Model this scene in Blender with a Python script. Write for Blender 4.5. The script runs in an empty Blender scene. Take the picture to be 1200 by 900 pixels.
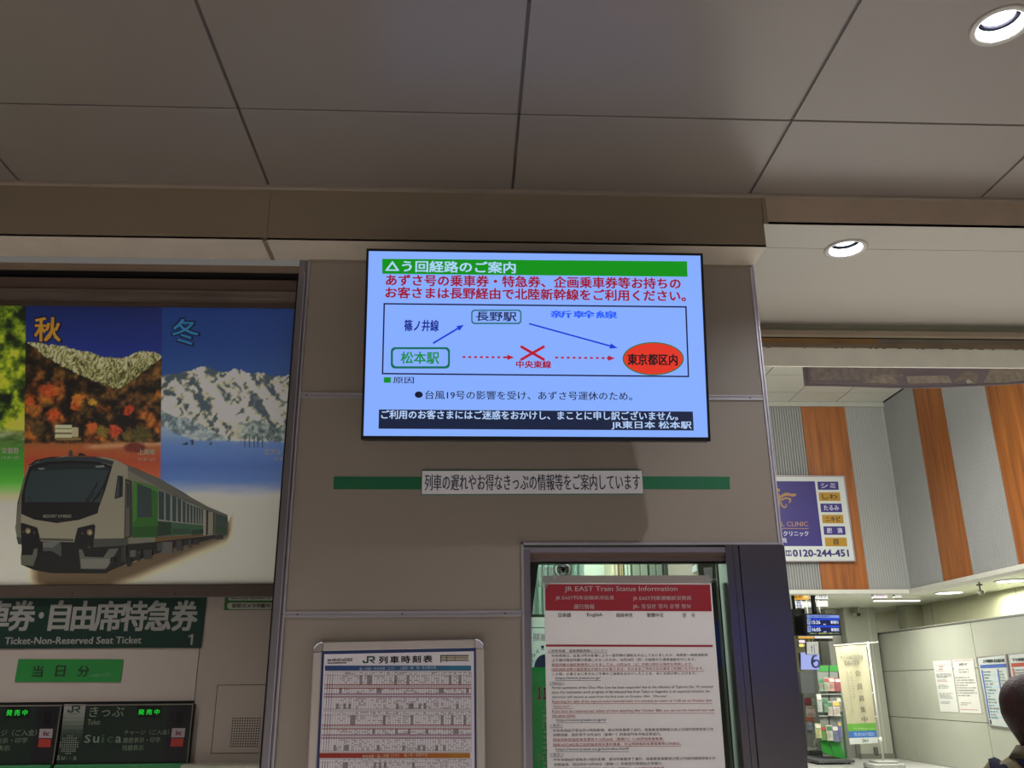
import bpy, math, random
import numpy as np
from mathutils import Vector, Matrix
random.seed(7)
S = bpy.context.scene
COL = S.collection
rad = math.radians

# ------------------------------------------------------------------ camera
CZ = 1.5
F = 1039.9
YAW, PIT, ROL = rad(2.837), rad(18.864), rad(-0.512)
cy, sy, cp, sp, cr, sr = (math.cos(YAW), math.sin(YAW), math.cos(PIT), math.sin(PIT), math.cos(ROL), math.sin(ROL))
fw = Vector((sy * cp, cy * cp, sp)); r0 = Vector((cy, -sy, 0)); u0 = r0.cross(fw)
RT = cr * r0 + sr * u0; UP = -sr * r0 + cr * u0
cam = bpy.data.cameras.new('camera'); cam.sensor_width = 36; cam.lens = F / 1200 * 36; cam.clip_end = 200; cam.clip_start = 0.05
co = bpy.data.objects.new('camera', cam); COL.objects.link(co)
m3 = Matrix((RT, UP, -fw)).transposed()
co.matrix_world = Matrix.Translation((0, 0, CZ)) @ m3.to_4x4()
S.camera = co

# ------------------------------------------------------------------ world, lights, exposure
S.view_settings.view_transform = 'Standard'; S.view_settings.look = 'None'
S.view_settings.gamma = 1; S.view_settings.exposure = 0.0
w = bpy.data.worlds.new('world'); S.world = w; w.use_nodes = True
w.node_tree.nodes['Background'].inputs[0].default_value = (1.0, 0.93, 0.87, 1)
w.node_tree.nodes['Background'].inputs[1].default_value = 0.13

def area(name, loc, size, power, color=(1, 1, 1), rot=(0, 0, 0), size_y=None, disk=False, spread=180):
    l = bpy.data.lights.new(name, 'AREA'); l.energy = power; l.color = color; l.size = size
    l.shape = 'DISK' if disk else ('RECTANGLE' if size_y else 'SQUARE')
    if size_y: l.size_y = size_y
    l.spread = rad(spread)
    o = bpy.data.objects.new(name, l); o.location = loc; o.rotation_euler = rot; COL.objects.link(o)
    return o
# ticket lobby: lamps on the ceiling behind and beside the photographer
area('lobby_light', (-1.6, -1.0, 3.37), 1.2, 85, (1, .965, .93), size_y=.25, spread=130)
area('lobby_light', (1.9, -1.0, 3.37), 1.2, 62, (1, .965, .93), size_y=.25, spread=130)
area('lobby_light', (0.2, -3.4, 3.37), 4.0, 110, (1, .965, .93), size_y=.25, spread=140)
area('lobby_light', (-2.26, 2.125, 3.38), .16, 30, (1, .95, .9), disk=True, spread=110)
# tall hall behind the opening
area('hall_light', (2.6, 7.2, 5.3), 3.4, 430, (1, .985, .95), size_y=3.4, spread=150)
area('hall_light', (4.3, 4.9, 5.15), 2.0, 220, (1, .99, .96), rot=(rad(50), 0, 0), size_y=.8, spread=150)
# concourse lights, low ceiling
area('concourse_light', (7.6, 13.6, 3.06), .5, 60, (1, .99, .90), size_y=3)
area('concourse_light', (9.45, 15.6, 3.06), .3, 60, (.97, 1, .84), size_y=1.5)
area('concourse_light', (7.2, 17.2, 3.06), 2.0, 190, (1, .99, .90), size_y=1.5)
area('concourse_light', (7.2, 24.0, 3.06), 4, 110, (1, .99, .92), size_y=1)
# staff office behind the window
area('office_light', (0.5, 3.72, 2.82), 1.0, 26, (.90, 1, .95), size_y=.3)
area('office_light', (0.4, 4.7, 2.82), 1.0, 34, (.90, 1, .95), size_y=.3)

# ------------------------------------------------------------------ helpers
def ray(x, y): return RT * (x - 600) + UP * (450 - y) + fw * F
O = Vector((0, 0, CZ))
def atY(x, y, Y): v = ray(x, y); return O + v * (Y / v.y)
def atX(x, y, X): v = ray(x, y); return O + v * (X / v.x)
def atZ(x, y, Z): v = ray(x, y); return O + v * ((Z - CZ) / v.z)

class Plane:
    """a real plane in the scene: origin, in-plane axes u (right) and v (up); n faces the viewer"""
    def __init__(s, o, u, v):
        s.o = Vector(o); s.u = Vector(u).normalized(); v = Vector(v)
        s.n = s.u.cross(v).normalized(); s.v = s.n.cross(s.u).normalized()
    def hit(s, x, y):
        r = ray(x, y); t = (s.o - O).dot(s.n) / r.dot(s.n)
        d = O + r * t - s.o; return d.dot(s.u), d.dot(s.v)
    def at(s, a, b, h=0): return s.o + s.u * a + s.v * b + s.n * h
    def px(s, x, y, h=0): a, b = s.hit(x, y); return s.at(a, b, h)
PX = (1, 0, 0); PZ = (0, 0, 1)
def yplane(Y): return Plane((0, Y, 0), PX, PZ)

def lin(h):
    h = h.lstrip('#'); c = [int(h[i:i + 2], 16) / 255 for i in (0, 2, 4)]
    return tuple((x / 12.92 if x <= .04045 else ((x + .055) / 1.055) ** 2.4) for x in c)
MATS = {}
def M(name, hexc, rough=.55, metal=0, var=.06, scale=8, bump=0, bscale=60, spec=.5, emit=0, alpha=None, stretch=None):
    if name in MATS: return MATS[name]
    m = bpy.data.materials.new(name); m.use_nodes = True; MATS[name] = m
    nt = m.node_tree; b = nt.nodes['Principled BSDF']; c = lin(hexc)
    b.inputs['Roughness'].default_value = rough; b.inputs['Metallic'].default_value = metal
    b.inputs['Specular IOR Level'].default_value = spec
    b.inputs['Base Color'].default_value = (*c, 1)
    if emit:
        b.inputs['Emission Color'].default_value = (*c, 1); b.inputs['Emission Strength'].default_value = emit
        b.inputs['Base Color'].default_value = (.01, .01, .01, 1); b.inputs['Specular IOR Level'].default_value = .2
        return m
    if var or bump:
        tc = nt.nodes.new('ShaderNodeTexCoord'); mp = nt.nodes.new('ShaderNodeMapping')
        nt.links.new(tc.outputs['Object'], mp.inputs[0])
        if stretch: mp.inputs['Scale'].default_value = stretch
        n = nt.nodes.new('ShaderNodeTexNoise'); n.inputs['Scale'].default_value = scale; n.inputs['Detail'].default_value = 4
        nt.links.new(mp.outputs[0], n.inputs['Vector'])
        if var:
            r = nt.nodes.new('ShaderNodeMapRange'); r.inputs[1].default_value = .25; r.inputs[2].default_value = .75
            r.inputs[3].default_value = 1 - var; r.inputs[4].default_value = 1 + var
            nt.links.new(n.outputs[0], r.inputs[0])
            mx = nt.nodes.new('ShaderNodeVectorMath'); mx.operation = 'SCALE'; mx.inputs[0].default_value = c
            nt.links.new(r.outputs[0], mx.inputs['Scale']); nt.links.new(mx.outputs[0], b.inputs['Base Color'])
        if bump:
            n2 = nt.nodes.new('ShaderNodeTexNoise'); n2.inputs['Scale'].default_value = bscale; n2.inputs['Detail'].default_value = 3
            nt.links.new(mp.outputs[0], n2.inputs['Vector'])
            bp = nt.nodes.new('ShaderNodeBump'); bp.inputs['Strength'].default_value = bump; bp.inputs['Distance'].default_value = .01
            nt.links.new(n2.outputs[0], bp.inputs['Height']); nt.links.new(bp.outputs[0], b.inputs['Normal'])
    if alpha is not None: b.inputs['Alpha'].default_value = alpha
    return m
def ink(h, rough=.6): return M('ink_' + h, h, rough, var=0)
def glow(h, e=1.0): return M('glow_%s_%g' % (h, e), h, emit=e)

class G:
    def __init__(s): s.v = []; s.f = []; s.sm = False
    def add(s, vs, fs):
        k = len(s.v); s.v += [Vector(p) for p in vs]; s.f += [tuple(i + k for i in f) for f in fs]; return s
    def quad(s, a, b, c, d): return s.add([a, b, c, d], [(0, 1, 2, 3)])
    def box(s, x0, x1, y0, y1, z0, z1, b=0):
        if b:
            return s.bev([Vector((x0, y0, z0)), Vector((x1 - x0, 0, 0)), Vector((0, y1 - y0, 0)), Vector((0, 0, z1 - z0))], b)
        return s.add([(x0, y0, z0), (x1, y0, z0), (x1, y1, z0), (x0, y1, z0), (x0, y0, z1), (x1, y0, z1), (x1, y1, z1), (x0, y1, z1)],
                     [(0, 3, 2, 1), (4, 5, 6, 7), (0, 1, 5, 4), (1, 2, 6, 5), (2, 3, 7, 6), (3, 0, 4, 7)])
    def bev(s, fr, b):
        o, a, c, d = fr
        bm = bmesh.new(); vs = [bm.verts.new(o + a * i + c * j + d * k) for k in (0, 1) for j in (0, 1) for i in (0, 1)]
        for f in ((0, 2, 3, 1), (4, 5, 7, 6), (0, 1, 5, 4), (1, 3, 7, 5), (3, 2, 6, 7), (2, 0, 4, 6)): bm.faces.new([vs[i] for i in f])
        bmesh.ops.recalc_face_normals(bm, faces=bm.faces)
        bmesh.ops.bevel(bm, geom=bm.edges[:], offset=b, segments=1, affect='EDGES')
        bm.verts.index_update()
        s.add([v.co.copy() for v in bm.verts], [[v.index for v in f.verts] for f in bm.faces]); bm.free(); return s
    def slab(s, pl, u0, u1, v0, v1, h0, h1, b=0):
        """box standing on a plane: u,v extent and height range along the plane normal"""
        if b: return s.bev([pl.at(u0, v0, h0), pl.u * (u1 - u0), pl.v * (v1 - v0), pl.n * (h1 - h0)], b)
        P = [pl.at(a, c, h) for h in (h0, h1) for (a, c) in ((u0, v0), (u1, v0), (u1, v1), (u0, v1))]
        return s.add(P, [(3, 2, 1, 0), (4, 5, 6, 7), (0, 1, 5, 4), (1, 2, 6, 5), (2, 3, 7, 6), (3, 0, 4, 7)])
    def prism(s, pts, d):
        n = len(pts); d = Vector(d); P = [Vector(p) for p in pts]
        return s.add(P + [p + d for p in P], [tuple(range(n))[::-1], tuple(range(n, 2 * n))] + [(i, (i + 1) % n, (i + 1) % n + n, i + n) for i in range(n)])
    def poly(s, pts): return s.add(pts, [tuple(range(len(pts)))])
    def tube(s, pts, r, n=10, cap=True, sq=(1, 1)):
        pts = [Vector(p) for p in pts]; rs = r if isinstance(r, (list, tuple)) else [r] * len(pts)
        t0 = (pts[1] - pts[0]).normalized(); a = Vector((0, 0, 1)) if abs(t0.z) < .9 else Vector((1, 0, 0)); k = len(s.v)
        e1 = t0.cross(a).normalized(); fs = []
        for i, p in enumerate(pts):
            t = (pts[min(i + 1, len(pts) - 1)] - pts[max(i - 1, 0)]).normalized()
            e1 = (e1 - t * e1.dot(t)).normalized(); e2 = t.cross(e1)
            for j in range(n):
                q = 2 * math.pi * j / n; s.v.append(p + (e1 * math.cos(q) * sq[0] + e2 * math.sin(q) * sq[1]) * rs[i])
        for i in range(len(pts) - 1):
            for j in range(n):
                s.f.append((k + i * n + j, k + i * n + (j + 1) % n, k + (i + 1) * n + (j + 1) % n, k + (i + 1) * n + j))
        if cap: s.f.append(tuple(k + j for j in range(n))[::-1]); s.f.append(tuple(k + (len(pts) - 1) * n + j for j in range(n)))
        s.sm = True; return s
    def lathe(s, c, prof, n=32, axis=(0, 0, 1)):
        c = Vector(c); ax = Vector(axis).normalized(); a = Vector((1, 0, 0)) if abs(ax.x) < .9 else Vector((0, 1, 0))
        e1 = (a - ax * a.dot(ax)).normalized(); e2 = ax.cross(e1); k = len(s.v)
        for r, h in prof:
            for j in range(n): q = 2 * math.pi * j / n; s.v.append(c + ax * h + (e1 * math.cos(q) + e2 * math.sin(q)) * r)
        for i in range(len(prof) - 1):
            for j in range(n): s.f.append((k + i * n + j, k + i * n + (j + 1) % n, k + (i + 1) * n + (j + 1) % n, k + (i + 1) * n + j))
        return s
    def disc(s, c, r, n=32, axis=(0, 0, -1)):
        c = Vector(c); ax = Vector(axis).normalized(); a = Vector((1, 0, 0)) if abs(ax.x) < .9 else Vector((0, 1, 0))
        e1 = (a - ax * a.dot(ax)).normalized(); e2 = ax.cross(e1)
        return s.poly([c + (e1 * math.cos(2 * math.pi * j / n) + e2 * math.sin(2 * math.pi * j / n)) * r for j in range(n)])
    def ell(s, c, rx, ry, rz, n=20, m=14):
        c = Vector(c); k = len(s.v); s.sm = True
        for i in range(m + 1):
            t = math.pi * i / m
            for j in range(n):
                q = 2 * math.pi * j / n; s.v.append(c + Vector((rx * math.sin(t) * math.cos(q), ry * math.sin(t) * math.sin(q), rz * math.cos(t))))
        for i in range(m):
            for j in range(n): s.f.append((k + i * n + j, k + (i + 1) * n + j, k + (i + 1) * n + (j + 1) % n, k + i * n + (j + 1) % n))
        return s
    # flat print on a plane, outline given where it is seen in the photograph
    def pp(s, pl, pts, h): return s.poly([pl.px(x, y, h) for x, y in pts])
import bmesh

def wpos(o):
    p = Vector(o.location)
    while o.parent: o = o.parent; p += Vector(o.location)
    return p
def obj(name, g, mat, parent=None, loc=None, smooth=None, **kw):
    """one mesh object; vertices are given in world coordinates"""
    if parent is not None: base = wpos(parent)
    elif loc is not None: base = Vector(loc)
    else:
        P = g.v; base = Vector(((min(p.x for p in P) + max(p.x for p in P)) / 2, (min(p.y for p in P) + max(p.y for p in P)) / 2, min(p.z for p in P)))
    me = bpy.data.meshes.new(name); me.from_pydata([tuple(p - base) for p in g.v], [], g.f); me.update()
    if mat: me.materials.append(mat)
    if g.sm if smooth is None else smooth: me.shade_smooth()
    o = bpy.data.objects.new(name, me); COL.objects.link(o)
    if parent is not None: o.parent = parent
    else: o.location = base
    for k, v in kw.items(): o[k] = v
    return o
def thing(name, label, cat, loc, group=None):
    o = bpy.data.objects.new(name, None); COL.objects.link(o); o.location = loc; o.empty_display_size = .1
    o['label'] = label; o['category'] = cat
    if group: o['group'] = group
    return o
def struct(name, g, mat, **kw): return obj(name, g, mat, kind='structure', **kw)

TXT = {}
def glyphs(txt, bold=0, vertical=False, shear=0, sp=1.0):
    key = (txt, bold, vertical, shear, sp)
    if key in TXT: return TXT[key]
    c = bpy.data.curves.new('t', 'FONT'); c.body = txt; c.resolution_u = 2; c.offset = bold; c.shear = shear; c.space_character = sp
    o = bpy.data.objects.new('t', c); me = bpy.data.meshes.new_from_object(o)
    co_ = np.empty(len(me.vertices) * 3, 'f'); me.vertices.foreach_get('co', co_); co_ = co_.reshape(-1, 3)[:, :2].astype(float)
    fs = [tuple(p.vertices) for p in me.polygons]
    bpy.data.objects.remove(o); bpy.data.curves.remove(c); bpy.data.meshes.remove(me)
    if len(co_):
        mn = co_.min(0); mxx = co_.max(0); co_ = (co_ - mn) / np.maximum(mxx - mn, 1e-6)
    TXT[key] = (co_, fs); return TXT[key]
def put_text(g, pl, txt, box, h, bold=0, flip=False, shear=0, sp=1.0):
    """set text on plane pl so its ink fills the box (x0,y0,x1,y1), box as seen in the photograph;
    bold strokes are built from slightly shifted layers of ink"""
    x0, y0, x1, y1 = box; ym = (y0 + y1) / 2; xm = (x0 + x1) / 2
    ua, ub = pl.hit(x0, ym)[0], pl.hit(x1, ym)[0]; va, vb = pl.hit(xm, y1)[1], pl.hit(xm, y0)[1]
    if flip: ua, ub = ub, ua
    co_, fs = glyphs(txt, 0, shear=shear, sp=sp); e = bold * (vb - va); st = max(.00010, abs(h) * .03)
    lay = [(0, 0)] if not bold else ([(-e, 0), (e, 0)] if bold < .02 else [(-e, -e * .7), (e, -e * .7), (e, e * .7), (-e, e * .7)])
    for k, (dx, dy) in enumerate(lay):
        g.add([pl.at(ua + (ub - ua) * x + dx, va + (vb - va) * y + dy, h + k * st) for x, y in co_], fs)
    return g
def text(parent, name, pl, txt, box, h, mat, **kw):
    return obj(name, put_text(G(), pl, txt, box, h, **kw), mat, parent)
def scribble(g, pl, box, h, rows, fill=.6, ch=None, rnd=None):
    """rows of tiny unreadable characters"""
    x0, y0, x1, y1 = box; rnd = rnd or random
    ua, ub = pl.hit(x0, (y0 + y1) / 2)[0], pl.hit(x1, (y0 + y1) / 2)[0]; va, vb = pl.hit((x0 + x1) / 2, y1)[1], pl.hit((x0 + x1) / 2, y0)[1]
    rh = (vb - va) / rows; cw = ch or rh * fill
    for i in range(rows):
        v = vb - rh * (i + 1); u = ua; end = ub - (0 if i < rows - 1 and rnd.random() < .7 else (ub - ua) * rnd.random() * .5)
        while u < end - cw:
            k = rnd.random()
            if k < .88:
                a = u + cw * .08; b = u + cw * (.7 + .2 * rnd.random()); t = rh * fill
                y = v + (rh - t) / 2
                g.quad(pl.at(a, y, h), pl.at(b, y, h), pl.at(b, y + t * .28, h), pl.at(a, y + t * .28, h))
                g.quad(pl.at(a, y + t * .62, h), pl.at(b, y + t * .62, h), pl.at(b, y + t * .9, h), pl.at(a, y + t * .9, h))
                m_ = (a + b) / 2 + cw * .2 * (rnd.random() - .5)
                g.quad(pl.at(m_ - cw * .09, y, h), pl.at(m_ + cw * .09, y, h), pl.at(m_ + cw * .09, y + t, h), pl.at(m_ - cw * .09, y + t, h))
            u += cw
    return g

# ------------------------------------------------------------------ materials
m_ceil = M('ceiling_enamel', '#81766f', .32, var=.03, scale=3, bump=.012, bscale=5)
m_seam = M('seam_rail', '#4f4641', .5)
m_gap = M('dark_gap', '#1d1815', .8, var=0)
m_bulk = M('bulkhead_enamel', '#84745f', .5, var=.03, scale=3)
m_wall = M('wall_panel_enamel', '#94887d', .45, var=.035, scale=2.5, bump=.02, bscale=7)
m_alu = M('aluminium', '#aaa3a6', .35, metal=.75, var=.04, stretch=(1, 1, 30))
m_trim = M('anodised_trim', '#aaa4aa', .4, metal=.35, var=.03)
m_steel = M('brushed_steel', '#908b92', .36, metal=.85, var=.10, scale=5, stretch=(1, 1, .12), bump=.03, bscale=40)
m_steel2 = M('dark_brushed_steel', '#8d8a92', .2, metal=.9, var=.05, scale=3, stretch=(.3, .3, 1.2), bump=.02, bscale=30)
m_brown = M('shutter_brown', '#745f55', .5, metal=.3, var=.1, scale=4, stretch=(.3, 1, 3))
m_worn = M('worn_steel', '#75695f', .4, metal=.5, var=.35, scale=7, stretch=(.4, 1, 6))
m_dark = M('dark_metal', '#241e1d', .5, var=.1)
m_black = M('black_plastic', '#0d0d10', .3, var=0)
m_screw = M('screw_head', '#2b2626', .4, metal=.6)
m_soffit = M('soffit_paint', '#b4aea4', .5, var=.02, scale=2)
m_floor = M('floor_tile', '#c3c2be', .3, var=.04, scale=1.5)
m_white = M('white_paint', '#c2c0b6', .5, var=.02)
m_cream = M('stone_panel', '#a4a698', .45, var=.05, scale=1.2, bump=.02, bscale=12)
m_rib = M('ribbed_metal', '#8f918d', .45, var=.03, scale=2)
def thin(name, h, f=.6):
    """thin paper or cloth that lets light through"""
    m = bpy.data.materials.new(name); m.use_nodes = True; MATS[name] = m; nt = m.node_tree; b = nt.nodes['Principled BSDF']; c = (*lin(h), 1)
    b.inputs['Base Color'].default_value = c; b.inputs['Roughness'].default_value = .6
    tl_ = nt.nodes.new('ShaderNodeBsdfTranslucent'); tl_.inputs[0].default_value = c; mx = nt.nodes.new('ShaderNodeMixShader'); mx.inputs[0].default_value = f
    nt.links.new(b.outputs[0], mx.inputs[1]); nt.links.new(tl_.outputs[0], mx.inputs[2]); nt.links.new(mx.outputs[0], nt.nodes['Material Output'].inputs[0]); return m
def wood(name, a, b_):
    m = bpy.data.materials.new(name); m.use_nodes = True; nt = m.node_tree; b = nt.nodes['Principled BSDF']
    tc = nt.nodes.new('ShaderNodeTexCoord'); mp = nt.nodes.new('ShaderNodeMapping'); mp.inputs['Scale'].default_value = (6, 6, .35)
    n = nt.nodes.new('ShaderNodeTexNoise'); n.inputs['Scale'].default_value = 3; n.inputs['Detail'].default_value = 6; n.inputs['Distortion'].default_value = .6
    cr_ = nt.nodes.new('ShaderNodeValToRGB'); cr_.color_ramp.elements[0].color = (*lin(a), 1); cr_.color_ramp.elements[1].color = (*lin(b_), 1)
    cr_.color_ramp.elements[0].position = .3; cr_.color_ramp.elements[1].position = .7
    nt.links.new(tc.outputs['Object'], mp.inputs[0]); nt.links.new(mp.outputs[0], n.inputs['Vector']); nt.links.new(n.outputs[0], cr_.inputs[0])
    nt.links.new(cr_.outputs[0], b.inputs['Base Color']); b.inputs['Roughness'].default_value = .4
    return m
m_wood = wood('orange_wood', '#7c471d', '#a5642c')

def cut_cyl(o, c, r):
    """drill a round hole (for a recessed lamp) through a slab"""
    g = G(); g.lathe(c, [(0, -.3), (r, -.3), (r, .3), (0, .3)], 40)
    me = bpy.data.meshes.new('c'); me.from_pydata([tuple(p) for p in g.v], [], g.f)
    bm = bmesh.new(); bm.from_mesh(me); bmesh.ops.remove_doubles(bm, verts=bm.verts, dist=1e-5); bmesh.ops.recalc_face_normals(bm, faces=bm.faces); bm.to_mesh(me); bm.free()
    k = bpy.data.objects.new('c', me); COL.objects.link(k)
    md = o.modifiers.new('b', 'BOOLEAN'); md.object = k; md.operation = 'DIFFERENCE'; md.solver = 'EXACT'
    bpy.context.view_layer.update()
    new = bpy.data.meshes.new_from_object(o.evaluated_get(bpy.context.evaluated_depsgraph_get()))
    o.modifiers.clear(); o.data = new; bpy.data.objects.remove(k)

# ------------------------------------------------------------------ setting: floor and lobby ceiling
H = 3.387; D = 3.30; BK = 3.134
struct('floor', G().box(-5, 15, -5, 34, -.1, 0), m_floor)
ceil = struct('ceiling', G().box(-5, 5, -5, 3.13, H + .008, H + .03), m_gap)
xs = [-4.66 + .9645 * i for i in range(11)]; ys = [3.112, 2.618, 1.654, .69, -.274, -1.238, -2.202, -3.166, -4.13]
for i in range(len(xs) - 1):
    for j in range(len(ys) - 1):
        o = obj('ceiling_panel', G().box(xs[i] + .005, xs[i + 1] - .005, ys[j + 1] + .0045, ys[j] - .0045, H, H + .012, b=.0015), m_ceil, ceil)
        if i == 6 and j == 1: cut_cyl(o, (1.60, 2.125, H), .066)
cut_cyl(ceil, (1.60, 2.125, H), .070)
for x in xs[1:-1]: obj('seam_rail', G().box(x - .0045, x + .0045, -4.13, 3.112, H + .004, H + .009), m_seam, ceil)
for y in ys[1:-1]: obj('seam_rail', G().box(-4.66, 4.98, y - .004, y + .004, H + .004, H + .009), m_seam, ceil)
g = G()
for y in np.arange(-1, 3.1, .28): g.lathe((xs[5], y, H + .0045), [(.0028, 0), (.0028, -.0012), (0, -.0012)], 8)
obj('rail_screws', g, m_screw, ceil, kind='stuff')
obj('ceiling_edge_bead', G().box(-5, 5, 3.114, 3.133, H - .006, H + .012), M('edge_bead', '#9a8b7e', .4), ceil)

def downlight(name, label, c, r, group, power):
    c = Vector(c); t = thing(name, label, 'light', c, group)
    obj('flange', G().lathe(c, [(r, .0), (r, -.004), (r * .93, -.007), (r * .78, -.003), (r * .74, .001)], 48), M('lamp_flange', '#b9b3ab', .4), t, smooth=True)
    obj('reflector', G().lathe(c, [(r * .75, .0), (r * .72, .018), (r * .70, .032)], 48), M('lamp_reflector', '#f4f6ff', .25), t, smooth=True)
    obj('baffle_ring', G().lathe(c, [(r * .70, .032), (r * .55, .032), (r * .55, .040)], 48), M('lamp_baffle', '#030304', .9, var=0, spec=0), t)
    obj('lamp_lens', G().disc(c + Vector((0, 0, .040)), r * .55, 40), glow('#f2f5ff', 9), t)
    obj('can', G().lathe(c, [(r * .76, .0), (r * .76, .09), (0, .09)], 32), m_dark, t)
    l = area('downlight_lamp', c + Vector((0, 0, .039)), r * 1.05, power, (.93, .96, 1), disk=True)
downlight('downlight', 'round recessed downlight in the panelled lobby ceiling, upper right', (1.60, 2.125, H), .088, 'round recessed downlights', 24)

# far side of the lobby, behind the photographer: a plain wall with an added blue glow panel, there to be mirrored in the steel
wb = struct('wall_back', G().box(-5, 5, -5.2, -5.1, 0, H + .03), M('back_lobby_wall', '#8f847a', .6))
obj('added_glow_panel', G().box(.4, 4.2, -5.1, -5.04, 1.74, 2.30), glow('#3a48b4', 1.1), wb)
# ------------------------------------------------------------------ bulkhead above the wall, soffit over the opening
XR = 1.172
bulk = struct('trim_1', G().box(-5, XR + .008, BK + .004, 3.30, 3.166, H + .03), m_gap)
for a, b_ in ((-5, -2.77), (-2.765, -.812), (-.802, XR + .008)):
    obj('fascia_panel', G().box(a, b_, BK, BK + .01, 3.160, H - .001), m_bulk, bulk)
    obj('underside_panel', G().box(a, b_, BK, 3.302, 3.158, 3.168), M('bulkhead_underside', '#cdbfae', .5), bulk)
obj('joint_cover', G().box(-.815, -.799, BK - .003, BK + .004, 3.157, H - .002), m_bulk, bulk)
obj('joint_cover', G().box(-.815, -.799, BK - .003, 3.30, 3.154, 3.160), m_bulk, bulk)
soff = struct('ceiling_soffit', G().box(XR, 5, BK + .01, 4.16, 3.2745, H + .03), m_gap)
obj('joint_cover', G().box(XR + .008, XR + .026, BK - .004, BK + .01, 3.263, H - .002), m_bulk, soff)
obj('fascia_panel', G().box(XR + .027, 5, BK, BK + .012, 3.263, H - .001), M('soffit_face', '#aa9682', .5), soff)
for a, b_ in ((BK, 3.333), (3.3365, 4.165)):
    o = obj('soffit_panel', G().box(XR + .002, 5, a, b_, 3.2625, 3.274), m_soffit, soff)
    cut_cyl(o, (1.600, 3.335, 3.2625), .068)
cut_cyl(soff, (1.600, 3.335, 3.2625), .072)
downlight('downlight', 'round recessed downlight in the pale soffit over the opening', (1.600, 3.335, 3.2625), .090, 'round recessed downlights', 5)
# rolling shutter slot and guide at the far edge of the soffit
sh = thing('roller_shutter', 'rolled-up shutter box above the opening with pale bottom bar', 'shutter', (3, 4.2, 3.05))
def band(y0, y1, Y, dep, x0=1.0, x1=5.2, ref=1050):
    return G().box(x0, x1, Y, Y + dep, atY(ref, y1, Y).z, atY(ref, y0, Y).z)
obj('lip', band(379, 388, 4.17, .02), M('shutter_lip', '#8f8b78', .5), sh)
obj('lip', band(388, 393.5, 4.14, .03), M('shutter_lip2', '#a2937e', .5), sh)
obj('slot', band(393, 399, 4.24, .02), m_gap, sh)
obj('guide_rail', band(397.5, 403, 4.21, .03, x1=2.12), M('rail_tan', '#8b6a3f', .45, metal=.2, var=.2, scale=6), sh)
obj('guide_rail', band(397.5, 403, 4.21, .03, x0=2.12), M('rail_grey', '#777067', .45, metal=.3, var=.2, scale=6), sh)
obj('guide_rail', band(403, 407.5, 4.19, .03), M('rail_brown', '#81705b', .5, var=.2), sh)
obj('bottom_bar', band(407, 430, 4.20, .012), M('shutter_bar', '#efeddf', .5, var=.05), sh)
g = G(); rr = random.Random(3)
for i in range(26):
    x = 1.5 + rr.random() * 1.6; z = atY(1050, 408.6, 4.2).z
    g.box(x, x + .004 + .02 * rr.random(), 4.198, 4.2, z - .002, z + .0015)
obj('paint_chips', g, M('chips', '#5d4a38'), sh, kind='stuff')

# ------------------------------------------------------------------ main wall with the television
wy0, wy1 = D, D + .012
zt, zm, zw = 2.577, 1.752, 2.004       # trim heights, window head
XL = -.662; WX = .196
wall = struct('wall_front', G().add(*[[(x, y, z) for y in (D + .01, D + .10) for x, z in ((XL, 0), (WX, 0), (WX, zw), (XR, zw), (XR, 3.16), (XL, 3.16))],
    [(0, 1, 2, 3, 4, 5), (11, 10, 9, 8, 7, 6), (0, 6, 7, 1), (1, 7, 8, 2), (2, 8, 9, 3), (3, 9, 10, 4), (4, 10, 11, 5), (5, 11, 6, 0)]]), m_gap)
def wpanel(pts): return G().prism([(x, wy0, z) for x, z in pts], (0, .0105, 0))
obj('wall_panel', wpanel([(XL + .008, zt + .011), (XR - .012, zt + .011), (XR - .012, 3.150), (XL + .008, 3.150)]), m_wall, wall)
obj('wall_panel', wpanel([(XL + .008, zm + .009), (WX - .001, zm + .009), (WX - .001, zw), (XR - .012, zw), (XR - .012, zt - .011), (XL + .008, zt - .011)]), m_wall, wall)
obj('wall_panel', wpanel([(XL + .008, .06), (WX - .001, .06), (WX - .001, zm - .009), (XL + .008, zm - .009)]), m_wall, wall)
obj('top_bead', G().box(XL, XR - .005, D - .006, D + .012, 3.148, 3.158), M('bead', '#8f8172', .4), wall)
def trim(x0, x1, z, screws):
    g = G(); g.box(x0, x1, D - .003, D + .002, z - .0105, z + .0105); g.box(x0, x1, D - .007, D - .003, z + .0045, z + .0105); g.box(x0, x1, D - .007, D - .003, z - .0105, z - .004)
    o = obj('wall_trim', g, m_trim, wall)
    for s in screws: obj('screw', G().lathe((s, D - .003, z), [(.0028, 0), (.0028, .0015), (0, .0015)], 10, (0, -1, 0)), m_screw, o)
trim(XL + .006, XR - .010, zt, [XL + .03, .30, 1.108])
trim(XL + .006, WX, zm, [atY(347.9, 735, D).x, atY(470.8, 734.5, D).x, atY(592, 733, D).x])
g = G().box(XR - .012, XR + .003, D - .006, D + .03, zw - .004, 3.158).box(XR - .003, XR + .003, D - .012, D - .006, zw - .004, 3.158)
obj('corner_trim', g, M('corner_alu', '#c9c4cf', .35, metal=.3), wall)
obj('corner_trim', G().box(XL, XL + .007, D - .006, D + .01, 0, 3.15), m_trim, wall)
obj('skirting', G().box(XL, WX, D - .004, D + .01, 0, .06), m_steel, wall)
# left edge post of the machine bay
post = struct('trim_2', G().box(-.699, XL - .010, D - .004, D + .06, 0, 3.157, b=.002).box(XL - .010, XL, D + .004, D + .06, 0, 3.157), m_steel)
obj('edge_bead', G().box(XL - .0125, XL - .0085, D - .007, D, 0, 3.1), M('bead_bright', '#b7b2bf', .3, metal=.6), post)

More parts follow.
